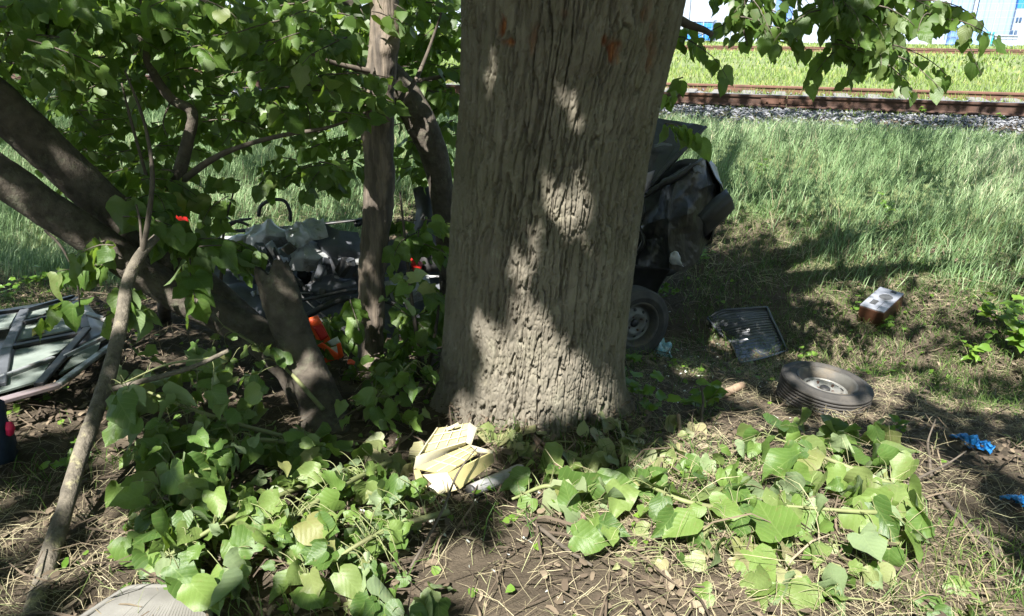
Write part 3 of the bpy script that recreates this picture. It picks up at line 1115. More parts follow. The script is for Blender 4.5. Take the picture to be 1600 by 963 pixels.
def gap(px, py, r, on='g'):
    q = G(px, py) if on == 'g' else P(px, py, on)
    GAPS.append((q, r if on == 'g' or on != 3.14 else (r * .98 - .013 if r < .09 else r * .92)))


for px, py, r in ((1140, 720, .24), (1210, 700, .22), (1330, 830, .3), (1180, 830, .3), (1430, 880, .24), (1060, 950, .28), (1420, 950, .26), (1200, 940, .3), (880, 880, .2), (850, 940, .2), (250, 560, .07), (330, 620, .08), (210, 740, .08), (400, 760, .09), (1180, 760, .30), (1290, 740, .26), (1390, 760, .24), (1250, 850, .34), (1380, 860, .30), (1120, 900, .34), (1300, 930, .3),
                  (1000, 900, .26), (930, 920, .22), (960, 830, .17), (900, 760, .12), (830, 790, .10), (1100, 690, .14), (1040, 740, .14), (1050, 830, .2),
                  (700, 705, .13), (740, 735, .12), (690, 750, .10), (600, 700, .08), (560, 770, .15), (480, 800, .15), (430, 850, .14), (520, 870, .13),
                  (340, 870, .15), (620, 800, .11), (230, 950, .20), (290, 940, .15), (590, 910, .10), (650, 880, .09), (760, 880, .10), (820, 850, .10),
                  (1500, 930, .24), (1450, 800, .14), (1590, 720, .16), (1545, 640, .12), (1400, 605, .12), (1330, 610, .13), (1540, 880, .12), (1580, 960, .16),
                  (100, 655, .12), (60, 650, .10), (30, 610, .17), (90, 590, .12), (170, 660, .08), (1340, 420, .10), (1320, 435, .1),
                  (1250, 620, .06), (60, 900, .08), (1290, 880, .25), (1440, 720, .12), (1460, 400, .12), (1520, 420, .10),
                   (270, 580, .07), (200, 690, .10), (380, 580, .06), (440, 610, .05)):
    gap(px, py, r)
for px, py, r in ((830, 600, .17), (780, 640, .13), (730, 650, .10), (850, 540, .13), (800, 560, .11), (880, 600, .11), (820, 500, .06), (735, 480, .055), (750, 520, .045),
                  (820, 435, .045), (838, 470, .03), (830, 395, .035), (890, 345, .055), (840, 340, .03), (855, 268, .035), (922, 272, .05), (888, 165, .06), (905, 175, .04), (790, 395, .02), (760, 360, .02), (745, 300, .02), (935, 400, .025), (930, 350, .02),
                  (760, 60, .05), (735, 100, .03), (945, 545, .05), (950, 600, .05), (905, 570, .06), (770, 90, .025), (700, 590, .035), (810, 690, .08), (760, 690, .08)):
    gap(px, py, r, 3.14)
for px, py, r, D in ((680, 250, .09, 4.9), (668, 225, .06, 4.9), (590, 300, .05, 4.1), (582, 480, .06, 4.1), (578, 545, .05, 4.1), (240, 440, .07, 3.4), (190, 560, .06, 2.7), (200, 470, .05, 3.0),
                     (70, 900, .07, 1.95), (120, 740, .04, 2.3), (340, 500, .07, 3.2), (400, 600, .06, 3.0), (475, 600, .05, 3.4)):
    gap(px, py, r, D)

GR = random.Random(5)
for k in range(30):                            # sun flecks on the hanging foliage at upper left
    gap(GR.uniform(0, 700), GR.uniform(0, 250), GR.uniform(.05, .16), GR.uniform(4.0, 6.2))
for k in range(80):
    gx_, gy_ = GR.uniform(1060, 1600), GR.uniform(380, 660)
    if math.hypot(gx_ - 1376, gy_ - 476) > 60 and math.hypot(gx_ - 1166, gy_ - 522) > 75:
        gap(gx_, gy_, GR.uniform(.02, .09))
for k in range(14):
    gap(GR.uniform(0, 230), GR.uniform(650, 950), GR.uniform(.02, .08))
for k in range(9):
    gap(GR.uniform(1110, 1480), GR.uniform(0, 110), GR.uniform(.05, .15), 4.0)
for px, py, r, D in ((150, 375, .03, 3.45), (240, 440, .05, 3.5), (470, 560, .03, 3.35), (485, 362, .16, 5.0), (430, 362, .10, 5.2), (545, 400, .06, 5.0)):
    gap(px, py, r, D)
ncl = 7000
gxs = NR.uniform(-11, 11, ncl)
gys = NR.uniform(-1.0, 14.4, ncl)
hh = 3.0 + 6.5 * NR.random(ncl) ** 1.2
base = np.stack([gxs, gys - RSL * gxs * np.clip(gys / 9, 0, 1), np.zeros(ncl)], 1)
base[:, 2] = gz(base[:, 0], base[:, 1])
kk = (hh - base[:, 2]) / SUNV[2]
cl = base + SUNV[None] * kk[:, None]
bs_ = S_of(base[:, 0], base[:, 1])
cl = cl[(NR.random(ncl) < np.where((bs_ > 8.4) & (bs_ < 12.6), .40, np.where((bs_ > 6.2) & (bs_ < 12.6), .46, np.where((bs_ > 4.6) & (base[:, 0] > 1.4), .75, 1.0))))]
ncl = len(cl)
# the bank's upper edge lies at the rim of the shade
# boughs that keep the trunk and the litter to its left in shade
nt_ = 520
tp_ = np.stack([NR.uniform(-.38, .62, nt_), np.full(nt_, DC - .4), NR.uniform(-.1, 2.3, nt_)], 1)
ex1 = tp_ + SUNV[None] * ((3.2 + 5.5 * NR.random(nt_) - tp_[:, 2]) / SUNV[2])[:, None]
tp_ = np.stack([NR.uniform(-2.2, -.4, 150), NR.uniform(1.9, 3.6, 150), np.full(150, -.05)], 1)
ex2 = tp_ + SUNV[None] * ((3.2 + 5.5 * NR.random(150) - tp_[:, 2]) / SUNV[2])[:, None]
tp_ = np.stack([NR.uniform(.9, 1.9, 160), np.full(160, 5.7), NR.uniform(-.6, .9, 160)], 1)
ex3 = tp_ + SUNV[None] * ((3.4 + 5 * NR.random(160) - tp_[:, 2]) / SUNV[2])[:, None]
cl = np.concatenate([cl, ex1, ex2, ex3])
ncl = len(cl)
nl = 17
off = NR.normal(0, .24, (ncl, nl, 3)) * np.array([1, 1, .8])
lp = (cl[:, None] + off).reshape(-1, 3)
keep = np.ones(len(lp), bool)
for q, r in GAPS:
    v = lp - q
    t = v @ SUNV
    perp = np.linalg.norm(v - t[:, None] * SUNV, axis=1)
    keep &= ~((perp < r * NR.uniform(.8, 1.1, len(lp)) + .055) & (t > .2))
keep &= lp[:, 2] > 2.75 + .18 * np.clip(lp[:, 1] - 4, 0, 9)
lp = lp[keep]
# unseen leaf wall added behind the camera to cut skylight; merged into crown
low = np.stack([NR.uniform(-9, 9, 9000), NR.uniform(-7, -3.2, 9000), NR.uniform(.3, 5.5, 9000)], 1)
lp = np.concatenate([lp, low])
n = len(lp)
dd = NR.normal(0, 1, (n, 3)) * np.array([1, 1, .5]) + np.array([0, 0, -.7])
nn = NR.normal(0, .55, (n, 3)) + np.array([0, 0, 1])
stuff_leaves('crown', lp, dd, nn, NR.uniform(.09, .15, n), 'crown', lin)  # linden crown together with the added leaf wall
print('crown leaves', n)


# ------------------------------------------------------------------ twigs with leaves
def twig_leaves(start, d, L, n, size, hang=.8, out=None):
    """path and leaves of a drooping twig"""
    p = np.array(start, float)
    d = unit(d)
    pts = [p.copy()]
    steps = 5
    for i in range(steps):
        d = unit(d + np.array([0, 0, -.16 * hang]) + NR.normal(0, .10, 3))
        p = p + d * L / steps
        pts.append(p.copy())
    path = spline(pts, 24)
    lv = []
    for i in range(n):
        t = (i + .6) / n
        q = path[min(23, int(t * 23))]
        tn = unit(path[min(23, int(t * 23) + 1)] - path[max(0, int(t * 23) - 1)])
        sd = unit(np.cross(tn, (0, 0, 1))) * (1 if i % 2 else -1)
        ld = unit(tn * .5 + sd * NR.uniform(.3, .9) + np.array([0, 0, -hang * NR.uniform(.4, 1.3)]) + NR.normal(0, .25, 3))
        nr = unit(np.array([0, -.35, .7]) + NR.normal(0, .5, 3))
        lv.append((q + ld * .02, ld, nr, size * NR.uniform(.65, 1.15)))
    return pts, lv


def foliage(parent, regions, n_obj, branch_mat='twig', kind='leaf', crown_name='crown', cmat='crown', hang=.8):
    """regions: (cx, cy, rx, ry, ntwigs, D0, D1, leaf size). Nearest leaves become leaf objects, the rest one joined part."""
    LV = []
    wood = MB()
    for cx, cy, rx, ry, nt, D0, D1, sz in regions:
        for i in range(nt):
            a = NR.uniform(0, 2 * math.pi)
            r = math.sqrt(NR.random())
            px, py = cx + rx * r * math.cos(a), cy + ry * r * math.sin(a)
            D = NR.uniform(D0, D1)
            s = P(px, py, D)
            aa = NR.uniform(0, 2 * math.pi)
            pts, lv = twig_leaves(s + np.array([0, 0, .06]), (math.cos(aa), math.sin(aa), .1), NR.uniform(.2, .42), NR.integers(7, 12), sz, hang)
            V, F = tube(pts, [.004, .0015], 7, 4)
            wood.add(V, F)
            LV += lv
    LV.sort(key=lambda l: np.linalg.norm(l[0] - CAM) / l[3])
    wood.build('twigs', branch_mat, parent)["kind"] = "stuff"
    for q, d, nr, s in LV[:n_obj]:
        put_leaf(parent, kind, q, d, nr, s)
    rest = LV[n_obj:]
    if rest:
        stuff_leaves(crown_name, [l[0] for l in rest], [l[1] for l in rest], [l[2] for l in rest], [l[3] for l in rest], cmat, parent)


# hanging branches of the linden on the right
def limb_px(parent, pts, radii, mat='twig', name='branch', n=24, seg=10, rough=.06, seed=1, fr=6.0):
    V, F = tube([P(*p) for p in pts], radii, n, seg, rough, seed, fr)
    return obj(name, V, F, mat, parent)


limb_px(lin, [(1040, 20, 3.55), (1075, 38, 3.5), (1100, 47, 3.45), (1113, 55, 3.42)], [.028, .018, .014, .011])
limb_px(lin, [(1360, -160, 3.9), (1345, -60, 3.95), (1325, 10, 4.0), (1320, 30, 4.0)], [.03, .026, .02, .012])
limb_px(lin, [(1180, -140, 4.0), (1170, -40, 4.0), (1160, 30, 4.0), (1168, 70, 4.0)], [.02, .012, .006, .003])
foliage(lin, [(1164, 14, 32, 36, 16, 3.9, 4.3, .074), (1172, 60, 24, 20, 6, 3.9, 4.2, .07), (1360, 15, 92, 38, 32, 3.8, 4.4, .08), (1340, 70, 76, 28, 18, 3.85, 4.4, .078), (1350, 104, 40, 14, 5, 3.85, 4.2, .07), (1445, 35, 28, 34, 6, 3.9, 4.2, .078),
              (1062, 90, 12, 60, 4, 3.7, 4.0, .075), (1048, 205, 14, 22, 1, 3.75, 3.95, .11)], 320, hang=1.2, crown_name='outer_leaves')

# ------------------------------------------------------------------ slender tree, curved tree, sapling
sl = thing('slender_tree', G(578, 590), 'slender straight tree with peeling brown bark left of the trunk', 'tree')
V, F = tube([P(602, -230, 4.25), P(600, -60, 4.22), P(600, 60, 4.2), P(590, 180, 4.2), P(592, 300, 4.2), P(582, 420, 4.2), P(579, 560, 4.2), G(577, 610) + (0, 0, -.1)], [.07, .078, .08, .086, .084, .08, .076, .095], 240, 44, .12, 4, 13)
obj('trunk', V, F, 'bark_strip', sl)
limb_px(sl, [(596, 115, 4.2), (560, 108, 4.1), (520, 98, 4.0), (488, 86, 3.95)], [.018, .015, .012, .008])
limb_px(sl, [(592, 190, 4.2), (640, 140, 4.3), (665, 90, 4.4), (690, 20, 4.4)], [.02, .014, .01, .006])
foliage(sl, [(650, 60, 75, 75, 31, 5.3, 6.4, .094), (670, 190, 50, 90, 22, 5.2, 6.2, .094), (500, 60, 110, 60, 31, 3.4, 5.0, .094), (490, 150, 90, 46, 22, 3.8, 5.0, .094), (505, 265, 45, 30, 6, 3.9, 4.6, .094),
             (560, 20, 140, 50, 41, 4.5, 6.0, .094)], 300)

cv = thing('curved_tree', P(700, 430, 5.0), 'curved grey trunk bending behind the slender tree', 'tree')
V, F = tube([P(500, -120, 5.3), P(522, -20, 5.2), P(548, 50, 5.1), P(592, 105, 5.0), P(640, 160, 4.95), P(668, 215, 4.9), P(684, 270, 4.9), P(694, 330, 4.9), P(702, 400, 4.95), G(712, 520)], [.09, .1, .105, .11, .105, .10, .085, .08, .085, .1], 70, 18, .08, 8, 7)
obj('trunk', V, F, 'bark_dark', cv)
limb_px(cv, [(676, 240, 4.9), (655, 218, 4.85), (640, 205, 4.8)], [.035, .028, .02])
limb_px(cv, [(600, 120, 5.0), (640, 128, 5.1), (700, 118, 5.2)], [.03, .02, .012])
foliage(cv, [(440, 80, 130, 85, 72, 5.0, 7.0, .094), (360, 40, 130, 60, 53, 4.6, 7.0, .094), (540, 190, 60, 60, 20, 4.8, 6, .094), (620, 250, 60, 50, 10, 4.8, 5.6, .094), (680, 100, 45, 110, 25, 5, 6, .094)], 300)

sp = thing('sapling', G(255, 470), 'thin forked sapling rising behind the leaning trunks', 'tree')
V, F = tube([G(258, 500), P(252, 400, 4.1), P(262, 320, 4.15), P(280, 270, 4.15), P(293, 220, 4.15), P(300, 176, 4.15), P(268, 155, 4.15), P(240, 115, 4.15), P(220, 55, 4.15), P(214, -60, 4.2)], [.045, .042, .04, .038, .034, .03, .026, .024, .02, .014], 60, 12, .08, 5)
obj('trunk', V, F, 'bark_dark', sp)
limb_px(sp, [(275, 290, 4.15), (330, 250, 4.1), (380, 228, 4.05), (440, 212, 4.0), (510, 200, 4.0), (572, 178, 4.0)], [.022, .018, .014, .012, .009, .005], n=40)
limb_px(sp, [(235, 330, 4.1), (232, 290, 4.05), (205, 190, 4.0), (190, 130, 4.0)], [.012, .010, .008, .004])
limb_px(sp, [(222, 55, 4.15), (238, 25, 4.1), (250, -30, 4.1)], [.014, .01, .007])
limb_px(sp, [(268, 155, 4.15), (255, 190, 4.0), (262, 215, 3.95)], [.006, .004, .002])
foliage(sp, [(110, 80, 160, 90, 88, 4.0, 6.2, .094), (280, 80, 140, 80, 84, 4.2, 6.4, .094), (240, 195, 120, 60, 50, 4.4, 6.2, .094), (60, 30, 90, 60, 22, 2.9, 4.0, .094), (350, 190, 60, 50, 14, 4.2, 5.4, .094),
             (70, 190, 100, 60, 35, 4.8, 6.4, .094), (180, 260, 70, 40, 12, 4.4, 5.4, .094), (200, 10, 220, 40, 47, 3.4, 5.0, .094), (365, 315, 20, 16, 1, 4.0, 4.3, .094)], 300)

# ------------------------------------------------------------------ leaning tree on the left
ln = thing('leaning_tree', G(508, 665), 'broken leaning tree with two thick dark limbs reaching left', 'tree')
gb = G(512, 672)
SG = 48
V, F = tube([P(424, 420, 3.58), P(440, 470, 3.52), P(462, 535, 3.48), P(486, 590, 3.42), P(503, 640, 3.36), gb + (0, 0, -.12)], [.092, .098, .098, .1, .112, .15], 110, SG, .10, 3, 10)
jag = .035 * vnoise(np.arange(SG) * .35, 0, 0, 4) + NR.uniform(-.014, .014, SG)
for k_ in range(6):                            # splintered top
    V[k_ * SG:(k_ + 1) * SG, 2] += jag * (1 - k_ / 6)
F.remove(tuple(range(SG))[::-1])
c_ = V[:SG].mean(0)
inn = c_ + (V[:SG] - c_) * .6 + np.stack([0 * jag, 0 * jag, NR.uniform(-.06, .0, SG)], 1)
n0 = len(V)
V = np.concatenate([V, inn, [c_ - (0, 0, .05)]])
F += [(n0 + j, n0 + (j + 1) % SG, (j + 1) % SG, j) for j in range(SG)] + [(n0 + SG, n0 + (j + 1) % SG, n0 + j) for j in range(SG)]
obj('trunk', V, F, 'bark_dark', ln)
limb_px(ln, [(-160, 175, 3.3), (-60, 238, 3.4), (0, 275, 3.45), (110, 350, 3.55), (200, 410, 3.62), (290, 468, 3.68), (380, 510, 3.7), (455, 570, 3.6), (490, 640, 3.5)], [.098, .096, .092, .09, .088, .092, .098, .105, .11], 'bark_dark', 'limb', 200, 52, .055, 6, 9)
limb_px(ln, [(-170, 15, 3.5), (-60, 115, 3.6), (0, 165, 3.65), (90, 250, 3.75), (170, 325, 3.8), (260, 405, 3.82), (340, 470, 3.8), (420, 540, 3.7)], [.108, .108, .106, .104, .1, .098, .095, .09], 'bark_dark', 'limb', 200, 52, .055, 16, 9)
limb_px(ln, [(262, 330, 3.75), (275, 390, 3.6), (290, 440, 3.5), (308, 495, 3.4)], [.012, .014, .013, .010], 'bark_lichen', 'twig')
limb_px(ln, [(70, 360, 3.4), (95, 385, 3.35), (118, 430, 3.35), (125, 480, 3.35)], [.006, .006, .005, .003], 'twig', 'twig')
foliage(ln, [(215, 345, 50, 36, 5, 3.35, 3.75, .13), (250, 300, 40, 40, 4, 3.6, 4.1, .12), (165, 430, 26, 36, 3, 3.2, 3.5, .12), (320, 405, 30, 30, 3, 3.4, 3.7, .13), (170, 480, 24, 40, 3, 3.2, 3.5, .12)], 240, hang=1.1)

sb_ = thing('leafy_shrub', G(660, 590), 'dark leafy shrub between the slender tree and the big trunk', 'shrub')
limb_px(sb_, [(660, 600, 4.1), (650, 520, 4.1), (640, 440, 4.15), (625, 300, 4.2)], [.014, .012, .010, .006], 'twig', 'stem')
limb_px(sb_, [(665, 600, 4.1), (680, 520, 4.1), (690, 440, 4.1)], [.012, .010, .006], 'twig', 'stem')
foliage(sb_, [(665, 400, 28, 60, 9, 4.0, 4.4, .10), (650, 500, 40, 60, 10, 3.9, 4.3, .11), (640, 590, 60, 40, 9, 3.7, 4.2, .11), (545, 590, 30, 40, 4, 3.8, 4.3, .11)], 260, hang=.9)
cb = thing('climbing_shrub', G(330, 520), 'leafy greenery climbing behind the leaning trunks before the wreck', 'shrub')
limb_px(cb, [(340, 520, 4.4), (345, 440, 4.4), (350, 360, 4.4), (365, 300, 4.4)], [.012, .010, .008, .005], 'twig', 'stem')
foliage(cb, [(325, 410, 26, 46, 4, 4.1, 4.6, .10), (365, 315, 26, 20, 2, 4.2, 4.6, .09), (470, 270, 60, 30, 6, 4.4, 5.2, .10), (520, 510, 40, 50, 6, 4.1, 4.5, .10), (230, 290, 60, 40, 7, 4.0, 4.8, .10)], 220, hang=.9)

stk = thing('leaning_stick', G(45, 962), 'long pale lichen covered stick leaning at lower left', 'stick')
V, F = tube([G(36, 990) + (0, 0, -.03), P(72, 890, 1.98), P(100, 800, 2.2), P(128, 705, 2.45), P(165, 600, 2.75), P(186, 520, 3.0), P(200, 440, 3.2), P(220, 398, 3.28), P(245, 370, 3.35)], [.030, .032, .030, .030, .031, .030, .028, .026, .018], 90, 16, .09, 2, 14)
obj('shaft', V, F, 'bark_lichen', stk)
limb_px(stk, [(222, 398, 3.28), (232, 340, 3.3), (238, 270, 3.35), (225, 190, 3.4), (195, 110, 3.4)], [.013, .012, .010, .007, .004], 'twig', 'twig')
limb_px(stk, [(222, 400, 3.27), (219, 350, 3.3), (213, 320, 3.3)], [.007, .006, .004], 'twig', 'twig')
tst = thing('thin_grey_stick', P(160, 612, 2.7), 'thin straight grey stick resting against the leaning stick', 'stick')
limb_px(tst, [(162, 612, 2.72), (230, 594, 2.74), (300, 574, 2.78), (357, 548, 2.82)], [.012, .0115, .010, .009], 'bark_lichen', 'shaft', rough=.05)

# ------------------------------------------------------------------ wrecked car
car = thing('wrecked_car', G(900, 500), 'crushed black car wrapped behind the big trunk', 'car')


def part(name, VF, mat, parent=car, smooth=True):
    return obj(name, VF[0], VF[1], mat, parent, smooth)


part('fender', loft([[(1003, 312, 5.92), (1036, 286, 5.85), (1064, 267, 5.78), (1085, 257, 5.70), (1101, 248, 5.85), (1112, 262, 6.0)],
                     [(1004, 335, 5.85), (1030, 318, 5.80), (1050, 312, 5.60), (1075, 305, 5.68), (1105, 290, 5.74), (1123, 286, 5.95)],
                     [(1000, 355, 5.88), (1026, 345, 5.70), (1046, 340, 5.56), (1072, 335, 5.62), (1102, 325, 5.78), (1126, 312, 5.95)],
                     [(992, 378, 5.84), (1022, 372, 5.79), (1044, 370, 5.54), (1070, 366, 5.66), (1098, 358, 5.74), (1118, 345, 5.95)],
                     [(978, 420, 5.88), (1014, 416, 5.70), (1046, 420, 5.58), (1070, 426, 5.64), (1090, 404, 5.75), (1108, 374, 5.9)]], 49, 51, .008, .028, 5, 3, None, False, True), 'black_paint', car, False)
part('fender_edge', tube([P(1003, 312, 5.91), P(1036, 286, 5.84), P(1064, 267, 5.77), P(1085, 257, 5.69), P(1101, 248, 5.84), P(1112, 262, 5.99)], .012, 40, 8, .2, 3, 20), 'black_plastic')
part('bare_metal', loft([[(1048, 396, 5.55), (1055, 392, 5.54), (1060, 398, 5.56)], [(1046, 408, 5.55), (1055, 404, 5.54), (1064, 410, 5.56)], [(1050, 414, 5.56), (1058, 414, 5.56), (1068, 416, 5.58)]], 10, 10, .004, -.008, 16, 4), 'pale_metal')
part('bare_metal', loft([[(1082, 262, 5.68), (1090, 258, 5.7), (1094, 262, 5.74)], [(1084, 272, 5.67), (1090, 268, 5.68), (1096, 272, 5.72)]], 8, 8, .004, -.006, 16, 5), 'grey_fabric')
part('wing_strut', tube([P(1000, 300, 5.8), P(1006, 330, 5.75), P(998, 352, 5.78), P(1006, 378, 5.76), P(990, 402, 5.78)], [.014, .02, .016, .022, .012], 40, 8, .3, 9, 18), 'black_plastic')
part('fender_flank', loft([[(1099, 248, 5.85), (1115, 262, 6.1), (1110, 275, 6.4)], [(1125, 300, 5.8), (1126, 310, 6.1), (1118, 320, 6.4)], [(1108, 374, 5.8), (1106, 380, 6.1), (1100, 385, 6.4)]], 20, 14, .008, -.02, 4, 8), 'black_paint')
part('inner_panel', loft([[(960, 330, 6.3), (1010, 290, 6.4), (1060, 252, 6.4), (1100, 250, 6.4)], [(960, 380, 6.3), (1010, 350, 6.4), (1060, 330, 6.4), (1100, 330, 6.4)], [(950, 440, 6.3), (1010, 430, 6.3), (1050, 430, 6.3), (1085, 400, 6.3)]], 22, 22, .01, .08, 4, 12), 'black_plastic')
part('bumper_end', loft([[(1094, 340, 5.55), (1114, 318, 5.5), (1137, 299, 5.55)], [(1099, 346, 5.42), (1120, 326, 5.38), (1141, 308, 5.42)], [(1100, 366, 5.5), (1122, 347, 5.46), (1144, 323, 5.5)]], 14, 14, .05, .01, 8, 2), 'black_plastic')
part('raised_lid', loft([[(985, 178, 6.35), (1015, 184, 6.28), (1045, 189, 6.24), (1078, 194, 6.26), (1105, 199, 6.16)],
                         [(985, 208, 6.2), (1012, 212, 6.10), (1038, 214, 6.14), (1064, 216, 6.12), (1086, 220, 6.08)],
                         [(985, 240, 6.1), (1008, 243, 6.04), (1028, 244, 6.02), (1048, 242, 6.05), (1062, 242, 6.0)],
                         [(985, 300, 5.95), (998, 296, 5.9), (1008, 291, 5.88), (1018, 286, 5.9), (1030, 278, 5.92)]], 43, 45, .012, -.007, 6, 21, None, False, True), 'black_paint', car, False)
part('scuff', loft([[(1012, 196, 6.14), (1018, 200, 6.13), (1022, 196, 6.14)], [(1012, 202, 6.11), (1017, 206, 6.1), (1023, 201, 6.11)]], 8, 8, .003, -.004, 20, 2), 'pale_metal')
part('scuff', loft([[(1022, 226, 6.0), (1036, 223, 6.0), (1050, 226, 6.0)], [(1022, 231, 5.99), (1036, 228, 5.99), (1050, 229, 5.99)]], 8, 8, .003, -.004, 20, 3), 'grey_fabric')
V, F = tube([P(1103, 198, 6.16), P(1070, 232, 6.0), P(1045, 258, 5.92), P(1016, 292, 5.85)], [.012, .022, .024, .02], 20, 8, .1, 3)
part('lid_frame', (V, F), 'black_plastic')
V, F = tube([P(1010, 305, 5.8), P(1035, 288, 5.75), P(1060, 275, 5.7), P(1082, 258, 5.7)], [.02, .03, .025, .02], 24, 8, .3, 4, 20)
part('torn_edge', (V, F), 'black_plastic')
part('lining', loft([[(995, 290, 5.86), (1005, 275, 5.84), (1022, 268, 5.88)], [(998, 300, 5.8), (1008, 290, 5.78), (1018, 282, 5.82)], [(1002, 306, 5.82), (1010, 298, 5.8), (1016, 292, 5.84)]], 10, 10, .006, .03, 9, 4), 'pinkish')
part('wheel_arch', loft([[(950, 412, 5.74), (1000, 414, 5.76), (1025, 418, 5.74), (1048, 422, 5.72)], [(950, 450, 5.9), (1000, 446, 5.95), (1022, 440, 5.95), (1038, 438, 5.9)], [(950, 500, 6.1), (1000, 500, 6.15), (1015, 478, 6.15), (1024, 462, 6.1)]], 14, 16, .01, .03, 6, 5), 'black_plastic')
part('body_shell', loft([[(690, 330, 6.2), (780, 300, 6.3), (880, 280, 6.3), (985, 290, 6.2)], [(690, 380, 5.7), (780, 350, 5.8), (880, 340, 5.9), (985, 360, 5.8)], [(690, 430, 5.5), (780, 420, 5.5), (880, 420, 5.5), (985, 420, 5.6)], [(690, 480, 5.4), (780, 480, 5.4), (880, 490, 5.4), (985, 490, 5.7)]], 30, 40, .01, .12, 3, 31), 'black_paint')


def wheel(parent, c, az, up, on_car=False, R=.285, w=.165, rim=.175, seg=64):
    az = unit(az)
    ax = unit(np.asarray(up) - az * np.dot(up, az))
    ay = np.cross(az, ax)
    h = w / 2
    prof = [(rim, -h * .8), (rim + .02, -h), (R - .05, -h * 1.05), (R - .015, -h * .85)]
    for q in np.linspace(-.72, .72, 7):
        prof += [(R, h * (q - .085)), (R + .001, h * (q + .085)), (R - .009, h * (q + .095)), (R - .009, h * (q + .135))]
    prof += [(R - .015, h * .85), (R - .05, h * 1.05), (rim + .045, h * 1.06), (rim + .04, h * 1.0), (rim + .02, h), (rim, h * .8)]
    wt = obj('wheel' if on_car else 'tyre', *lathe(prof, seg, c, ax, ay, az, True), 'rubber', parent)
    sub = wt if on_car else parent
    pr = [(rim, -h * .8), (rim - .012, -h * .5), (rim - .03, 0), (rim - .035, h * .3), (rim - .012, h * .6), (rim - .006, h * .86), (rim + .008, h * .97), (rim + .012, h * .92), (rim + .006, h * .8)]
    rm = obj('rim', *lathe(pr, seg, c, ax, ay, az, False), 'rim_dark', sub)
    sub = wt if on_car else rm
    ps = [(rim - .034, h * .28), (rim - .042, h * .12), (rim - .05, h * .1), (.09, h * .36), (.07, h * .45), (.055, h * .25), (.035, h * .22), (.03, h * .1)]
    obj('disc', *lathe(ps, seg, c, ax, ay, az, False), 'rim' if on_car else 'rim_light', sub)
    obj('hub', *lathe([(.031, h * .1), (.031, h * .3), (.024, h * .36), (0, h * .37)], 24, c, ax, ay, az, False), 'black_plastic', sub)
    for k in range(4):
        a = k * math.pi / 2 + .4
        q = c + (ax * math.cos(a) + ay * math.sin(a)) * .06 + az * h * .25
        obj('bolt', *lathe([(0, 0), (.009, 0), (.009, .014), (0, .016)], 6, q, ax, ay, az), 'rust', sub, False)
    for k in range(8):
        a = k * math.pi / 4
        rad = ax * math.cos(a) + ay * math.sin(a)
        q = c + rad * .103 + az * h * .22
        obj('vent_hole', *lathe([(0, 0), (.012, .001), (.012, .006), (0, .008)], 12, q, unit(rad - az * .55), np.cross(unit(az + rad * .55), unit(rad - az * .55)), unit(az + rad * .55)), 'black_plastic', sub, False)
    return wt


wl_c = G(994, 556) + np.array([-.03, .05, .25])
wheel(car, wl_c, (.42, -.9, .05), (0, 0, 1), True, R=.27, rim=.165)
# mangled left half of the car
part('floor_pan', loft([[(330, 395, 5.7), (420, 378, 5.8), (540, 372, 5.8), (700, 380, 5.8)], [(330, 430, 5.35), (430, 425, 5.35), (560, 430, 5.3), (700, 430, 5.4)], [(340, 470, 5.05), (440, 470, 5.0), (560, 475, 5.0), (700, 480, 5.1)], [(380, 540, 4.9), (440, 540, 4.8), (560, 540, 4.8), (700, 540, 4.9)]], 36, 46, .012, .14, 5, 41), 'grey_fabric')
part('crumpled_panel', loft([[(478, 352, 5.25), (500, 350, 5.3), (520, 366, 5.3), (552, 366, 5.35)], [(455, 372, 5.1), (492, 368, 5.1), (525, 374, 5.05), (562, 384, 5.2)], [(462, 396, 5.0), (500, 400, 5.0), (530, 405, 4.95), (563, 412, 5.1)], [(490, 420, 4.98), (512, 430, 4.98), (540, 436, 4.95), (558, 434, 5.1)]], 34, 34, .006, -.03, 4, 5), 'grey_fabric', car, False)
part('torn_sheet', loft([[(448, 366, 5.0), (470, 352, 5.05), (505, 348, 5.1)], [(455, 380, 4.95), (478, 368, 4.95), (510, 362, 5.0)], [(468, 392, 4.95), (485, 380, 4.92), (512, 372, 4.98)]], 24, 24, .004, -.035, 8, 6), 'pale_metal', car, False)
for k, (a, b, r, mt) in enumerate((((332, 362, 5.5), (570, 343, 5.6), .022, 'black_paint'), ((335, 372, 5.4), (470, 352, 5.45), .020, 'pale_metal'), ((340, 382, 5.35), (455, 366, 5.4), .028, 'black_plastic'),
                                   ((345, 392, 5.3), (452, 374, 5.3), .016, 'pale_metal'), ((345, 405, 5.25), (420, 384, 5.25), .020, 'black_paint'), ((360, 352, 5.7), (392, 342, 5.7), .02, 'black_plastic'),
                                   ((352, 416, 5.2), (408, 394, 5.2), .014, 'pale_metal'), ((612, 440, 5.1), (694, 432, 5.1), .018, 'pale_metal'), ((560, 352, 5.6), (580, 340, 5.7), .03, 'black_paint'))):
    pa, pb = P(*a), P(*b)
    V, F = tube([pa, pa * .6 + pb * .4 + NR.normal(0, .02, 3), pb], [r, r * 1.1, r * .8], 20, 8, .12, k, 9, .55)
    part('trim_bar', (V, F), mt)
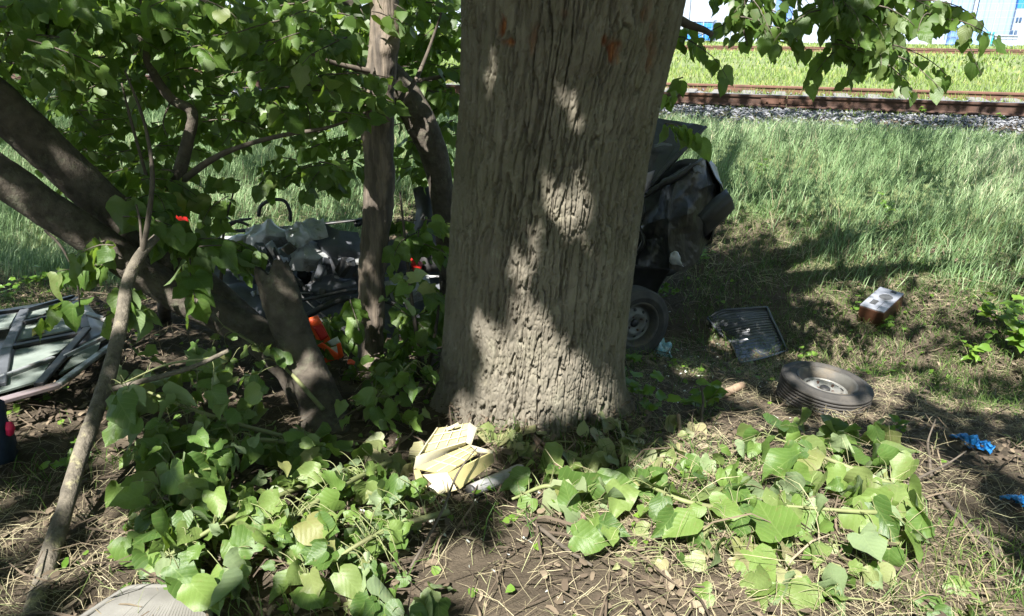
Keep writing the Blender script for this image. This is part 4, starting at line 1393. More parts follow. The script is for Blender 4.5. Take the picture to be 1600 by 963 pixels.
for k, (pts, r) in enumerate((([(404, 338, 5.6), (408, 322, 5.6), (424, 313, 5.6), (444, 314, 5.6), (453, 330, 5.6), (454, 346, 5.6)], .014), ([(352, 352, 5.6), (370, 346, 5.6), (388, 352, 5.6)], .012),
                              ([(408, 382, 5.0), (420, 400, 4.95), (432, 420, 4.9), (450, 438, 4.9), (470, 446, 4.9)], .018), ([(425, 384, 5.0), (436, 404, 4.93), (448, 424, 4.9), (468, 440, 4.88), (482, 462, 4.85)], .014),
                              ([(468, 470, 4.6), (500, 464, 4.55), (535, 456, 4.6), (562, 452, 4.7)], .012), ([(480, 494, 4.5), (505, 480, 4.5), (535, 468, 4.55), (565, 464, 4.65)], .022),
                              ([(600, 470, 4.8), (625, 480, 4.8), (650, 500, 4.8), (672, 520, 4.8)], .016), ([(612, 400, 5.0), (622, 430, 4.95), (630, 460, 4.9), (640, 490, 4.9)], .012),
                              ([(620, 450, 5.1), (640, 420, 5.1), (655, 400, 5.1)], .014), ([(530, 600, 4.0), (565, 598, 4.0), (600, 606, 4.0), (625, 625, 3.95)], .014))):
    V, F = tube([P(*p) for p in pts], r, 26, 8, .05, k)
    part('seal_strip' if k > 3 else 'hose', (V, F), 'black_plastic')
V, F = loft([[(648, 298, 5.6), (662, 292, 5.6), (676, 300, 5.6)], [(654, 330, 5.5), (668, 326, 5.45), (682, 330, 5.5)], [(650, 370, 5.4), (668, 366, 5.3), (690, 370, 5.4)], [(645, 420, 5.3), (668, 425, 5.2), (692, 425, 5.3)]], 20, 14, .05, .04, 5, 61)
part('seat_back', (V, F), 'black_plastic')
V, F = loft([[(640, 402, 5.1), (650, 404, 5.1), (660, 412, 5.1)], [(642, 412, 5.05), (650, 416, 5.05), (658, 422, 5.05)], [(644, 420, 5.1), (650, 424, 5.1), (654, 428, 5.1)]], 8, 8, .01, .01, 9, 3)
part('lamp_shard', (V, F), 'red')
for k, (cx, cy, w, h, D, mt) in enumerate(((372, 382, 60, 26, 5.2, 'pale_metal'), (420, 372, 70, 22, 5.15, 'pale_metal'), (395, 420, 56, 34, 5.0, 'grey_fabric'), (430, 440, 50, 40, 4.95, 'pale_metal'), (520, 452, 70, 30, 4.9, 'grey_fabric'), (530, 385, 66, 44, 4.98, 'grey_fabric'),
                                            (640, 452, 70, 36, 4.95, 'pale_metal'), (620, 400, 40, 40, 5.1, 'grey_fabric'), (480, 405, 56, 30, 4.92, 'pale_metal'))):
    t = NR.normal(0, 1, 8) * 6
    part('torn_sheet', loft([[(cx - w / 2 + t[0], cy - h / 2 + t[1], D + .12), (cx, cy - h / 2 + t[2] - 4, D + .05), (cx + w / 2 + t[3], cy - h / 2, D + .15)],
                             [(cx - w / 2 + t[4], cy, D + .02), (cx + t[5], cy + t[6], D - .06), (cx + w / 2 + t[7], cy + t[0], D + .04)],
                             [(cx - w / 2 + t[1], cy + h / 2, D + .03), (cx + t[2], cy + h / 2 + 4, D - .02), (cx + w / 2 + t[4], cy + h / 2 + t[5], D + .06)]], 30, 32, .004, -.022, 4, k + 70, None, False, True), mt, car, False)
eng = []
for k in range(46):
    px, py = RD.uniform(395, 560), RD.uniform(388, 468)
    if px > 470 and py < 400:
        continue
    c = P(px, py, RD.uniform(4.85, 5.15))
    q = np.linalg.qr(NR.normal(0, 1, (3, 3)))[0]
    V, F = box(c, NR.uniform(.03, .13, 3), q, .3)
    V = V + .015 * np.stack([fbm(V[:, 0] * 20, V[:, 1] * 20, V[:, 2] * 20, i, 2) for i in (1, 2, 3)], 1)
    part('engine_piece', (V, F), RD.choice(['rim_dark', 'pale_metal', 'black_plastic', 'grey_fabric', 'grey_tube', 'black_plastic']), car, False)
for k in range(4):
    a = P(RD.uniform(400, 560), RD.uniform(395, 460), RD.uniform(4.8, 5.0))
    pts = [a + NR.normal(0, .09, 3) * i for i in (0, .7, 1.2, 1.6)]
    part('cable', tube(pts, .006, 18, 6), RD.choice(['black_plastic', 'grey_tube']))

# ------------------------------------------------------------------ torn-off hood at far left
hd = thing('torn_hood', G(60, 600), 'pale green torn car hood lying ribbed side up at far left', 'car panel')


def g4(c4):
    return [G(px, py, l) for px, py, l in c4]


part('backing', quad(g4([(-120, 505, .10), (128, 464, .12), (172, 520, .14), (-120, 668, .10)]), .012, 20, .008, 3), 'black_paint', hd)
for k, q in enumerate(([(42, 487, .14), (111, 466, .15), (116, 482, .15), (37, 499, .14)], [(33, 505, .145), (119, 488, .155), (121, 515, .16), (20, 534, .145)],
                       [(26, 548, .15), (118, 529, .16), (92, 552, .16), (8, 588, .15)], [(0, 597, .15), (80, 566, .16), (60, 596, .16), (-20, 620, .15)],
                       [(126, 540, .17), (160, 526, .17), (150, 556, .16), (92, 585, .16)], [(-40, 505, .14), (26, 490, .14), (14, 512, .145), (-40, 520, .14)])):
    p_ = part('recessed_panel', quad(g4(q), .01, 12, .006, k, 5), 'pale_green', hd, False)
    if k == 1:
        V, F = quad(g4([(50, 515, .17), (68, 510, .17), (70, 520, .17), (50, 524, .17)]), .002, 8, .02, 4, 40)
        part('yellow_stain', (V, F), 'yellow', p_)
for k, (a, b, r, mt) in enumerate((((40, 483, .17), (114, 462, .18), .018, 'black_paint'), ((36, 503, .17), (124, 484, .19), .02, 'black_plastic'), ((18, 541, .17), (128, 519, .19), .026, 'black_plastic'),
                                   ((38, 484, .17), (10, 545, .17), .032, 'grey_fabric'), ((10, 545, .17), (0, 600, .17), .03, 'grey_fabric'), ((120, 465, .18), (134, 512, .19), .028, 'black_plastic'), ((136, 512, .2), (60, 600, .19), .026, 'black_plastic'),
                                   ((-60, 642, .16), (90, 600, .17), .03, 'pinkish'), ((90, 600, .17), (190, 526, .18), .022, 'pale_metal'), ((-30, 600, .17), (84, 558, .18), .016, 'pale_metal'), ((100, 556, .2), (176, 520, .2), .006, 'pale_metal'),
                                   ((-80, 498, .16), (38, 482, .16), .02, 'black_paint'), ((124, 485, .2), (170, 500, .2), .02, 'pale_metal'))):
    pa, pb = G(*a), G(*b)
    dx_ = unit(pb - pa)
    sx_ = unit(np.cross((0, 0, 1), dx_))
    V, F = box((pa + pb) / 2 - (0, 0, .006), (np.linalg.norm(pb - pa), r * 1.7, .022), [dx_, sx_, np.cross(dx_, sx_)], .35)
    part('rib', (V, F), mt, hd, False)

# ------------------------------------------------------------------ loose wheel, mats, speaker and debris
q = G(1287, 628)
az = unit([.10, -.02, 1])
lw = thing('loose_wheel', G(1287, 640), 'dusty spare wheel with steel rim lying flat on the ground', 'wheel')
wheel(lw, q + (0, .02, .062), az, (1, 0, 0), R=.262, rim=.165, w=.165)

mt_ = thing('floor_mat', G(1165, 560), 'bent black ribbed rubber car floor mat behind the loose wheel', 'floor mat')
rows = [[(1106, 498, .04), (1128, 487, .10), (1160, 484, .13), (1197, 481, .15)], [(1122, 515, .03), (1150, 508, .09), (1175, 503, .12), (1205, 500, .12)], [(1142, 533, .02), (1162, 530, .05), (1188, 526, .07), (1216, 522, .06)], [(1155, 565, .015), (1175, 562, .02), (1200, 556, .02), (1228, 547, .02)]]
V, F = loft([[G(*p) for p in r] for r in rows], 90, 40, .006, 0, 1, 0, (17, .0035, 0), True)
part('ribbed_sheet', (V, F), 'mat_rubber', mt_, False)
for pts in ([(1106, 497, .05), (1128, 486, .115), (1160, 483, .145), (1198, 480, .165)], [(1198, 480, .165), (1207, 500, .135), (1218, 522, .075), (1229, 547, .035)], [(1229, 548, .035), (1200, 558, .035), (1175, 564, .035), (1156, 567, .03)], [(1106, 498, .05), (1124, 520, .04), (1143, 536, .03), (1155, 566, .03)]):
    part('rim', tube([G(*p) for p in pts], .011, 20, 8), 'mat_rubber', mt_)

m2 = thing('ribbed_mat', G(230, 958), 'grey ribbed rubber mat at the bottom left edge', 'floor mat')
rows = [[(205, 921, .035), (265, 919, .045), (326, 921, .035)], [(168, 942, .03), (245, 940, .05), (330, 943, .03)], [(118, 975, .02), (220, 972, .035), (335, 975, .02)], [(60, 1015, .02), (190, 1015, .02), (340, 1015, .02)]]
V, F = loft([[G(*p) for p in r] for r in rows], 30, 180, .008, 0, 1, 0, (44, .0016, 1), True)
part('ribbed_sheet', (V, F), 'mat_grey', m2, False)
part('rim', tube([G(118, 972, .03), G(168, 939, .035), G(205, 919, .042), G(265, 917, .05), G(327, 919, .042)], .009, 26, 8), 'mat_grey', m2)

fa, fb, fc, fd = [G(px, py, .15) for px, py in ((1341, 478), (1377, 449), (1413, 461), (1381, 489))]
cen = (fa + fb + fc + fd) / 4
ux = unit((fd - fa) + (fc - fb))
uy = (fb - fa) + (fc - fd)
uy = unit(uy - ux * np.dot(uy, ux))
uz = np.cross(ux, uy)
if uz[2] < 0:
    uz = -uz
sx = (np.linalg.norm(fd - fa) + np.linalg.norm(fc - fb)) / 2
sy = (np.linalg.norm(fb - fa) + np.linalg.norm(fc - fd)) / 2
spk = thing('speaker_box', cen - uz * .15, 'brown wooden speaker box with grey round grille on the dirt', 'speaker')
part('cabinet', box(cen - uz * .075, (sx, sy, .15), [ux, uy, uz], .08), 'wood_box', spk, False)
part('face_plate', box(cen + uz * .0045, (sx * .985, sy * .985, .009), [ux, uy, uz], .3), 'face_plate', spk, False)


def on_face(u, v):
    return cen + ux * u * sx / 2 + uy * v * sy / 2 + uz * .009


part('grille', lathe([(0, .006), (sx * .2, .005), (sx * .255, .002), (sx * .27, 0)], 36, on_face(.12, .22), ux, uy, uz), 'mesh_grey', spk)
part('grille_ring', lathe([(sx * .265, 0), (sx * .268, .006), (sx * .285, .006), (sx * .29, 0)], 36, on_face(.12, .22), ux, uy, uz), 'face_plate', spk)
part('slot', box(on_face(.25, .84) + uz * .002, (sx * .22, sy * .08, .004), [ux, uy, uz], .2), 'black_plastic', spk, False)
for k in range(6):
    part('louvre', box(on_face(-.28, -.62 + k * .07) + uz * .003, (sx * .24, sy * .018, .005), [ux, uy, uz], .2), 'mesh_grey', spk, False)
part('divider', box(on_face(.35, -.55) + uz * .001, (sx * .012, sy * .4, .003), [ux, uy, uz], .2), 'black_plastic', spk, False)

# cream plastic housing, in two broken halves
for nm, lab, quads in (('broken_tray', 'upper half of the broken cream plastic tray against the trunk', (
        ('floor', [(684, 669, .13), (733, 662, .15), (727, 691, .10), (660, 708, .08)], 'cream'),
        ('end_wall', [(733, 660, .16), (746, 669, .17), (737, 695, .08), (726, 692, .09)], 'white_plastic'),
        ('front_wall', [(650, 713, .10), (728, 690, .13), (726, 701, .07), (647, 733, .05)], 'white_plastic'),
        ('side_wall', [(683, 668, .14), (687, 671, .12), (662, 707, .08), (653, 713, .09)], 'white_plastic'),
        ('lip', [(697, 669, .15), (716, 660, .18), (718, 663, .17), (699, 673, .14)], 'white_plastic'))),
        ('broken_tray', 'lower half of the broken cream plastic tray beside the grey pipe', (
        ('floor', [(650, 733, .06), (733, 695, .10), (750, 706, .11), (697, 742, .07)], 'cream'),
        ('front_wall', [(700, 740, .11), (769, 706, .15), (772, 722, .08), (718, 764, .04)], 'cream'),
        ('end_wall', [(733, 695, .12), (769, 704, .16), (769, 709, .15), (745, 706, .13)], 'white_plastic'),
        ('side_wall', [(648, 734, .08), (655, 734, .07), (668, 765, .03), (650, 760, .04)], 'cream'),
        ('bottom_flap', [(660, 742, .07), (700, 738, .09), (714, 766, .04), (690, 772, .03)], 'cream'),
        ('bright_flap', [(668, 762, .05), (690, 748, .08), (696, 768, .04), (688, 773, .035)], 'white_plastic')))):
    t_ = thing(nm, G(quads[0][1][3][0], quads[0][1][3][1]), lab, 'plastic part', 'broken cream plastic')
    for k, (pn, c4, mm) in enumerate(quads):
        part(pn, quad(g4(c4), .005, 10, .007, k + len(lab), 9), mm, t_, False)
    fl_ = quads[0][1]
    a, b, c, d = g4(fl_)
    for f in (.3, .55, .8):
        part('stiffener', tube([a * (1 - f) + b * f + (0, 0, .006), d * (1 - f) + c * f + (0, 0, .006)], .0035, 6, 6), 'white_plastic', t_)
    for f in (.35, .7):
        part('stiffener', tube([a * (1 - f) + d * f + (0, 0, .006), b * (1 - f) + c * f + (0, 0, .006)], .0035, 6, 6), 'white_plastic', t_)

gt = thing('grey_pipe', G(735, 775), 'short grey plastic pipe beside the cream tray', 'pipe')
a, b = G(735, 768, .035), G(815, 735, .035)
part('tube', tube([a, (a + b) / 2 + (0, 0, .004), b], .027, 20, 20, .03, 3), 'grey_tube', gt)
part('collar', tube([b - (b - a) * .18, b - (b - a) * .05], .031, 6, 20), 'grey_tube', gt)
part('dark_end', tube([a - (b - a) * .012, a + (b - a) * .03], .0275, 4, 20), 'black_plastic', gt)

wtg = thing('warning_triangle', P(515, 560, 3.9), 'orange and white warning triangle pieces beside the leaning tree', 'warning triangle')
for nm, c4, mm in (('arm', [(479, 498, 3.95), (496, 493, 3.95), (517, 531, 3.92), (499, 541, 3.9)], 'orange'), ('arm_back', [(489, 511, 3.93), (502, 506, 3.93), (514, 526, 3.9), (502, 533, 3.89)], 'red'),
                   ('reflector', [(499, 548, 3.86), (531, 540, 3.86), (534, 552, 3.86), (504, 562, 3.86)], 'reflector'), ('reflector', [(512, 534, 3.9), (527, 526, 3.9), (533, 537, 3.9), (518, 540, 3.9)], 'reflector'),
                   ('arm', [(496, 540, 3.85), (503, 536, 3.85), (534, 556, 3.85), (529, 562, 3.85)], 'orange'), ('arm', [(526, 538, 3.84), (532, 536, 3.84), (537, 556, 3.84), (530, 558, 3.84)], 'orange'), ('arm', [(504, 560, 3.85), (534, 552, 3.85), (535, 558, 3.85), (507, 567, 3.85)], 'orange')):
    part(nm, quad([P(*p) for p in c4], .012, 6, .01, 4, 14), mm, wtg)
rb = thing('red_plastic_chip', G(548, 568), 'tiny red plastic chip right of the warning triangle', 'debris')
part('shell', loft([[(543, 563, 4.0), (549, 562, 4.02), (555, 565, 4.0)], [(543, 569, 3.97), (549, 568, 3.96), (554, 570, 3.97)]], 8, 8, .006, .01, 20, 3), 'orange', rb)
rs = thing('red_lamp_shard', P(275, 350, 3.85), 'red plastic lamp shard stuck behind the leaning limb', 'debris')
part('lens', loft([[(262, 312, 3.95), (270, 322, 3.95), (282, 328, 3.95)], [(264, 330, 3.92), (276, 336, 3.9), (292, 342, 3.93)], [(262, 350, 3.92), (278, 354, 3.9), (295, 350, 3.93)], [(268, 356, 3.95), (278, 360, 3.94), (288, 356, 3.95)]], 14, 14, .012, .03, 9, 7), 'red', rs)


def crumpled(name, px, py, w, h, mat, label, seed, flat=.5, cat='debris'):
    q = G(px, py)
    dep = np.dot(q - CAM, FWD)
    rx, rz = w / FPX * dep / 2, h / FPX * dep / 2
    n = 26
    u = np.linspace(0, 2 * math.pi, n, endpoint=False)
    v = np.linspace(.08, math.pi - .08, 16)
    U, Vv = np.meshgrid(u, v, indexing='ij')
    X, Y, Z = np.cos(U) * np.sin(Vv), np.sin(U) * np.sin(Vv), np.cos(Vv)
    r = 1 + 1.1 * fbm(X * 2.2 + seed, Y * 2.2, Z * 2.2, seed, 4) - .45 * np.abs(fbm(X * 4, Y * 4 + seed, Z * 4, seed + 4, 3))
    Q = np.stack([X * r * rx, Y * r * rx * .7, Z * r * rz * flat + rz * flat * .7], -1) + q
    V = Q.reshape(-1, 3)
    m_ = 16
    F = [(i * m_ + j, ((i + 1) % n) * m_ + j, ((i + 1) % n) * m_ + j + 1, i * m_ + j + 1) for i in range(n) for j in range(m_ - 1)]
    F += [tuple(i * m_ for i in range(n))[::-1], tuple(i * m_ + m_ - 1 for i in range(n))]
    o_ = obj(name, V, F, mat, None, False)
    return tag(o_, label, cat)


crumpled('crumpled_wrapper', 1034, 556, 26, 34, 'blue_wrap', 'crumpled pale blue wrapper beside the car wheel', 3, 1.0, 'wrapper')
for k, (lab, fr) in enumerate((('bright blue disposable glove lying in the grass', [(1503, 682), (1515, 690), (1527, 696), (1540, 699), (1552, 705)]), ('second blue glove cut off by the right picture edge', [(1588, 778), (1596, 784), (1606, 790), (1618, 796)]))):
    t_ = thing('blue_glove', G(*fr[len(fr) // 2]), lab, 'glove', 'disposable gloves')
    cs = [G(px, py, .03) for px, py in fr]
    ax_ = unit(cs[-1] - cs[0])
    sd_ = unit(np.cross(ax_, (0, 0, 1)))
    rw = [[c_ - sd_ * w_ + (0, 0, .0), c_ - sd_ * w_ * .3 + (0, 0, .03), c_ + sd_ * w_ * .4 + (0, 0, .012), c_ + sd_ * w_] for c_, w_ in zip(cs, (.02, .034, .03, .028, .024))]
    part('palm', loft(rw[:3], 30, 30, .002, .07, 30, k + 3, None, True), 'blue_glove', t_)
    part('cuff', loft(rw[2:], 26, 26, .002, .07, 30, k + 9, None, True), 'blue_glove', t_)
    for j in range(4):
        p0 = cs[0] + sd_ * (j - 1.5) * .018
        dr_ = unit(-ax_ + sd_ * (j - 1.5) * .35 + NR.normal(0, .3, 3) * (1, 1, .3))
        part('finger', tube([p0, p0 + dr_ * .025, p0 + dr_ * .05 + NR.normal(0, .012, 3) + (0, 0, -.012)], [.011, .009, .007], 14, 10, .5, j, 60, .45), 'blue_glove', t_)

bd = thing('cloth_bundle', G(0, 722), 'dark blue cloth bundle with pink red tab at left edge', 'cloth')
a = G(-14, 722)
part('cloth', loft([[(-60, 640, a[1]), (-20, 622, a[1] - .05), (2, 628, a[1]), (6, 640, a[1] + .1)], [(-70, 680, a[1]), (-20, 672, a[1] - .08), (12, 676, a[1] - .02), (16, 680, a[1] + .1)], [(-70, 728, a[1]), (-20, 728, a[1] - .1), (18, 722, a[1] - .03), (22, 716, a[1] + .1)]], 20, 20, .02, .03, 9, 6), 'navy', bd)
part('tab', loft([[(10, 660, a[1] - .05), (15, 659, a[1] - .05), (19, 662, a[1] - .03)], [(10, 670, a[1] - .06), (16, 670, a[1] - .06), (21, 670, a[1] - .04)], [(11, 678, a[1] - .05), (15, 680, a[1] - .05), (19, 677, a[1] - .03)]], 8, 8, .01, .012, 20, 6), 'pink_red', bd)

# broken wood
for lab, pts, rr, mat in (('broken grey branch piece lying left of the loose wheel', [(1108, 626, .03), (1132, 615, .035), (1160, 602, .035)], [.022, .026, .024], 'wood_raw'),
                          ('forked thin twig lying across dirt below the trunk', [(818, 808, .02), (850, 830, .03), (885, 858, .025), (925, 884, .02)], [.005, .008, .008, .005], 'twig'),
                          ('pale broken stub standing right of the trunk base', [(1064, 690, 0), (1062, 668, .04), (1060, 648, .09)], [.010, .011, .009], 'wood_raw'),
                          ('upright brown twig stub beside the weeds', [(1098, 672, 0), (1096, 650, .06), (1099, 625, .13), (1094, 600, .19)], [.009, .009, .007, .004], 'twig'),
                          ('long broken stick under leaves at lower right', [(1462, 770, .02), (1500, 810, .04), (1532, 840, .04), (1562, 868, .03)], [.008, .012, .014, .016], 'twig'),
                          ('upright dead stem near the blue glove', [(1455, 745, 0), (1452, 715, .08), (1450, 690, .16), (1462, 655, .25)], [.008, .007, .005, .003], 'twig'),
                          ('thin pale stick crossing behind the fallen leaves', [(1395, 770, .05), (1440, 745, .08), (1480, 725, .10), (1510, 705, .12)], [.004, .006, .005, .003], 'twig'),
                          ('dark bent twig near the cream tray', [(640, 890, .02), (690, 800, .08), (715, 740, .14), (745, 700, .2)], [.005, .005, .004, .002], 'twig'),
                          ('long thin stick lying on litter at lower left', [(210, 730, .02), (240, 765, .03), (280, 795, .03), (360, 890, .03)], [.005, .006, .006, .004], 'twig')):
    q = [G(*p) for p in pts]
    V, F = tube(q, rr, 30, 9, .15, len(lab), 22)
    o_ = obj('stick', V, F, mat, None)
    tag(o_, lab, 'stick', 'broken sticks')

bs = thing('torn_bark_strip', G(905, 815), 'shaggy torn brown bark strip running down from the trunk', 'bark strip')
for k in range(9):
    j = lambda: RD.uniform(-7, 7)
    q = [G(832 + j(), 668 + j(), .06), G(852 + j(), 700 + j(), .05), G(872 + j(), 730 + j(), .06), G(888 + j(), 762 + j(), .05), G(904 + j(), 800 + j(), .04), G(908 + j(), 822 + j(), .015)]
    part('fibre', tube(q[RD.randint(0, 1):RD.randint(5, 6)], [.007, .012, .010, .004], 26, 7, .4, k, 30, .5), 'bark_root', bs)

# ------------------------------------------------------------------ fallen leafy branches
FB = 'broken leafy branches on the ground'


def fallen(label, stem, regions, kind='fallen', r0=.012, smat='stem', up=.75, group=FB):
    """stem: [(px,py,lift)]; regions: (cx,cy,rx,ry,n,lift0,lift1,size)"""
    pts = [G(*p) for p in stem]
    root = thing('fallen_branch', G(stem[0][0], stem[0][1]), label, 'branch', group)
    path = spline(pts, 40)
    m_ = MB()
    m_.add(*tube(pts, [r0, r0 * .8, r0 * .4], 30, 8, .08, len(label), 14))
    for cx, cy, rx, ry, n, l0, l1, sz in regions:
        for i in range(n):
            a, r = NR.uniform(0, 2 * math.pi), math.sqrt(NR.random())
            px, py = cx + rx * r * math.cos(a), cy + ry * r * math.sin(a)
            q = G(px, py, NR.uniform(l0, l1))
            dist = np.linalg.norm(path - q, axis=1)
            k = int(np.argmin(dist))
            away = unit(q - path[k])
            d = unit(away * .6 + NR.normal(0, .55, 3) * np.array([1, 1, .35]) + np.array([0, -.25, -.35]))
            nr = unit(np.array([0, -.40, up]) + NR.normal(0, .72, 3))
            s = sz * (.32 + .78 * NR.random() ** 1.1)
            q = q - d * s * .4
            q[2] = max(q[2], gz(q[0], q[1]) + .012)
            tip = q + d * s
            low = gz(tip[0], tip[1]) + .01
            if tip[2] < low:
                d = unit(tip + np.array([0, 0, low - tip[2]]) - q)
            put_leaf(root, kind, q, d, nr, s)
            if dist[k] < .2:
                mid = (q + path[k]) / 2 + np.array([0, 0, .03]) + NR.normal(0, .012, 3)
                m_.add(*tube([path[k], mid, q], [.0024, .0018, .0014], 7, 4))
    m_.build('stem', smat, root)
    return root


fallen('dark leafy branch hanging over the leaning tree base', [(505, 640, .10), (430, 560, .28), (350, 510, .42)], [(375, 560, 75, 60, 38, .12, .45, 0.113), (330, 640, 80, 60, 40, .06, .34, 0.118)])
fallen('shadowed leafy branch behind the leaning stick', [(470, 690, .08), (330, 650, .25), (200, 600, .3)], [(225, 630, 60, 80, 32, .08, .36, 0.126), (300, 720, 80, 60, 38, .05, .25, 0.126)])
fallen('leafy branch with large leaves above the grey ribbed mat', [(520, 740, .06), (380, 800, .16), (260, 870, .12)], [(310, 810, 85, 60, 42, .04, .20, 0.126), (330, 890, 60, 50, 20, .03, .14, 0.126)])
fallen('sunlit leafy branch between ribbed mat and cream tray', [(610, 720, .06), (500, 780, .16), (400, 860, .12)], [(480, 720, 90, 50, 45, .05, .20, 0.118), (450, 800, 90, 55, 50, .04, .20, 0.118)])
fallen('sunlit leafy branch at the bottom left of centre', [(700, 800, .05), (600, 830, .12), (480, 900, .08)], [(590, 790, 90, 50, 42, .03, .15, 0.109), (520, 880, 110, 55, 45, .02, .12, 0.109), (640, 940, 90, 40, 18, .02, .08, 0.109)])
fallen('leafy sprig under the slender tree', [(560, 640, .05), (600, 610, .2), (640, 570, .32)], [(640, 560, 55, 60, 42, .1, .4, 0.101), (600, 640, 70, 40, 30, .03, .2, 0.101), (640, 450, 50, 60, 22, .4, .8, 0.092)])
fallen('leafy branch lying in front of the trunk', [(900, 800, .04), (860, 760, .08), (800, 780, .06)], [(850, 760, 65, 45, 14, .02, .10, .18), (940, 800, 60, 45, 14, .02, .12, .17)])
fallen('leafy branch below the loose wheel', [(1400, 760, .06), (1300, 720, .12), (1200, 680, .12)], [(1240, 690, 85, 45, 20, .04, .14, .19), (1330, 720, 90, 50, 22, .03, .14, .18)])
fallen('brightly sunlit leafy branch at the lower right', [(1440, 800, .05), (1350, 800, .1), (1220, 790, .1)], [(1280, 790, 130, 50, 30, .03, .12, .18), (1390, 790, 70, 70, 20, .03, .12, .17), (1300, 880, 140, 50, 18, .01, .05, .15)])
fallen('leafy branch in the middle foreground right of bark strip', [(1150, 800, .05), (1060, 780, .1), (980, 740, .08)], [(1060, 770, 100, 50, 28, .03, .13, .16), (1150, 750, 60, 60, 14, .03, .12, .16), (1120, 850, 80, 40, 8, .01, .06, .14)])
fallen('pale wilted leaves heaped at the trunk base', [(1000, 700, .03), (880, 690, .04), (760, 690, .04)], [(800, 690, 60, 22, 16, .01, .06, .12), (940, 690, 60, 40, 18, .01, .08, .11), (1040, 700, 60, 40, 18, .01, .06, .11), (620, 715, 50, 30, 12, .01, .06, .11), (900, 730, 40, 30, 10, .01, .05, .1)], 'pale', .005)
fallen('tangled leafy branch filling the shade below the thin grey stick', [(500, 700, .06), (380, 690, .2), (250, 760, .16)], [(260, 760, 85, 75, 40, .04, .24, .13), (400, 690, 80, 50, 34, .05, .26, .12), (230, 850, 50, 50, 14, .02, .12, .13)])
fallen('small crushed leaves among straw at the lower right', [(1420, 860, .02), (1250, 850, .03), (1050, 860, .03)], [(1250, 850, 190, 70, 46, .01, .05, .085), (1010, 850, 100, 60, 18, .01, .04, .08)], 'pale', .004)
fallen('tangled small leaves between the two sunlit branches', [(640, 860, .03), (540, 820, .08), (430, 760, .1)], [(520, 800, 130, 80, 48, .03, .16, .085)], 'fallen', .006)
fallen('large hanging leaves right of the leaning stick', [(330, 560, .5), (260, 570, .45), (190, 600, .4)], [(215, 640, 45, 60, 9, .15, .4, .19), (300, 600, 60, 50, 8, .2, .45, .17)], 'fallen', .006, up=.1)
fallen('few flat leaves on straw at the bottom right', [(1380, 940, .02), (1330, 935, .03), (1290, 930, .03)], [(1297, 928, 14, 8, 3, .02, .05, .19), (1500, 950, 60, 30, 6, .01, .04, .13), (1180, 930, 90, 25, 7, .01, .04, .12)], 'fallen', .004, up=1.2)

# ------------------------------------------------------------------ weeds
WG = 'small green weeds'
for k, (px, py, n, hgt, sz, lab) in enumerate((
        (1005, 650, 16, .22, .07, 'bright weed right of the trunk base'), (1095, 650, 12, .18, .08, 'broad leaved weed beside the twig stub'), (1120, 640, 8, .12, .06, 'small weed in front of the broken branch piece'),
        (1340, 490, 9, .16, .05, 'young weed at the left of the speaker box'), (1375, 512, 14, .10, .05, 'weed in front of the speaker box'), (1560, 520, 34, .30, .085, 'leafy shoot at the right edge of the bank'),
        (1590, 560, 34, .34, .09, 'tall leafy shoot cut by the right edge'), (1520, 570, 18, .2, .07, 'low weed below the right bank'), (1095, 412, 14, .16, .055, 'yellow green weed under the car fender'),
        (1030, 470, 18, .18, .06, 'weed clump above the car wheel'), (975, 575, 8, .12, .06, 'small weed between trunk and car wheel'), (1360, 590, 10, .10, .05, 'weed behind the loose wheel'),
        (1190, 290, 16, .30, .06, 'pale bushy weed in the bank grass'), (60, 450, 16, .18, .06, 'weed patch above the torn hood'), (20, 470, 14, .16, .06, 'weed patch at the far left edge'),
        (1250, 560, 8, .10, .045, 'sparse weed right of the floor mat'), (1380, 340, 12, .25, .05, 'weed among grass on the right bank'), (1440, 180, 12, .12, .05, 'weed sprouting beside the near rail'),
        (1565, 190, 12, .10, .05, 'weed sprouting in ballast at right'), (110, 730, 9, .08, .05, 'low weed right of the blue cloth bundle'), (1420, 690, 9, .14, .05, 'weed beside the upright dead stem'))):
    b0 = G(px, py)
    wd = thing('weed', b0, lab, 'weed', WG)
    m_ = MB()
    for i in range(max(3, n // 3)):
        tp = b0 + np.array([NR.normal(0, .07), NR.normal(0, .07), hgt * NR.uniform(.6, 1.1)])
        pts = [b0 + NR.normal(0, .012, 3) * (1, 1, 0), (b0 + tp) / 2 + NR.normal(0, .015, 3), tp]
        m_.add(*tube(pts, [.003, .0025, .0015], 8, 4))
        pth = spline(pts, 10)
        for j in range(3):
            q = pth[9 - j * 2]
            a = NR.uniform(0, 6.28)
            put_leaf(wd, 'weed', q, (math.cos(a), math.sin(a), NR.uniform(-.2, .4)), (NR.normal(0, .3), NR.normal(-.2, .3), 1), sz * NR.uniform(.7, 1.2))
    m_.build('stem', 'stem', wd)

nsd = 260
sp0 = []
for k in range(nsd):
    px, py = (NR.normal(1110, 70), NR.normal(565, 40)) if k % 3 else (NR.normal(700, 160), NR.normal(770, 60))
    sp0.append(G(px, min(py, 950), .006))
sp0 = np.array(sp0)
sd0 = NR.normal(0, 1, (nsd, 3, 3)) * np.array([1, 1, .35]) * NR.uniform(.004, .013, nsd)[:, None, None]
Vs = np.concatenate([sp0[:, None] + sd0, sp0[:, None] + sd0 + (0, 0, .003)], 1).reshape(-1, 3)
bs0 = (np.arange(nsd) * 6)[:, None]
Fs = [bs0 + np.array([[3, 4, 5]]), bs0 + np.array([[2, 1, 0]]), np.concatenate([bs0 + np.array([[0, 1, 4, 3]]), bs0 + np.array([[1, 2, 5, 4]]), bs0 + np.array([[2, 0, 3, 5]])])]
tag(obj('shards', Vs, Fs, 'reflector', None, False), 'tiny pale glass and plastic shards strewn on the soil', 'shards', kind='stuff')

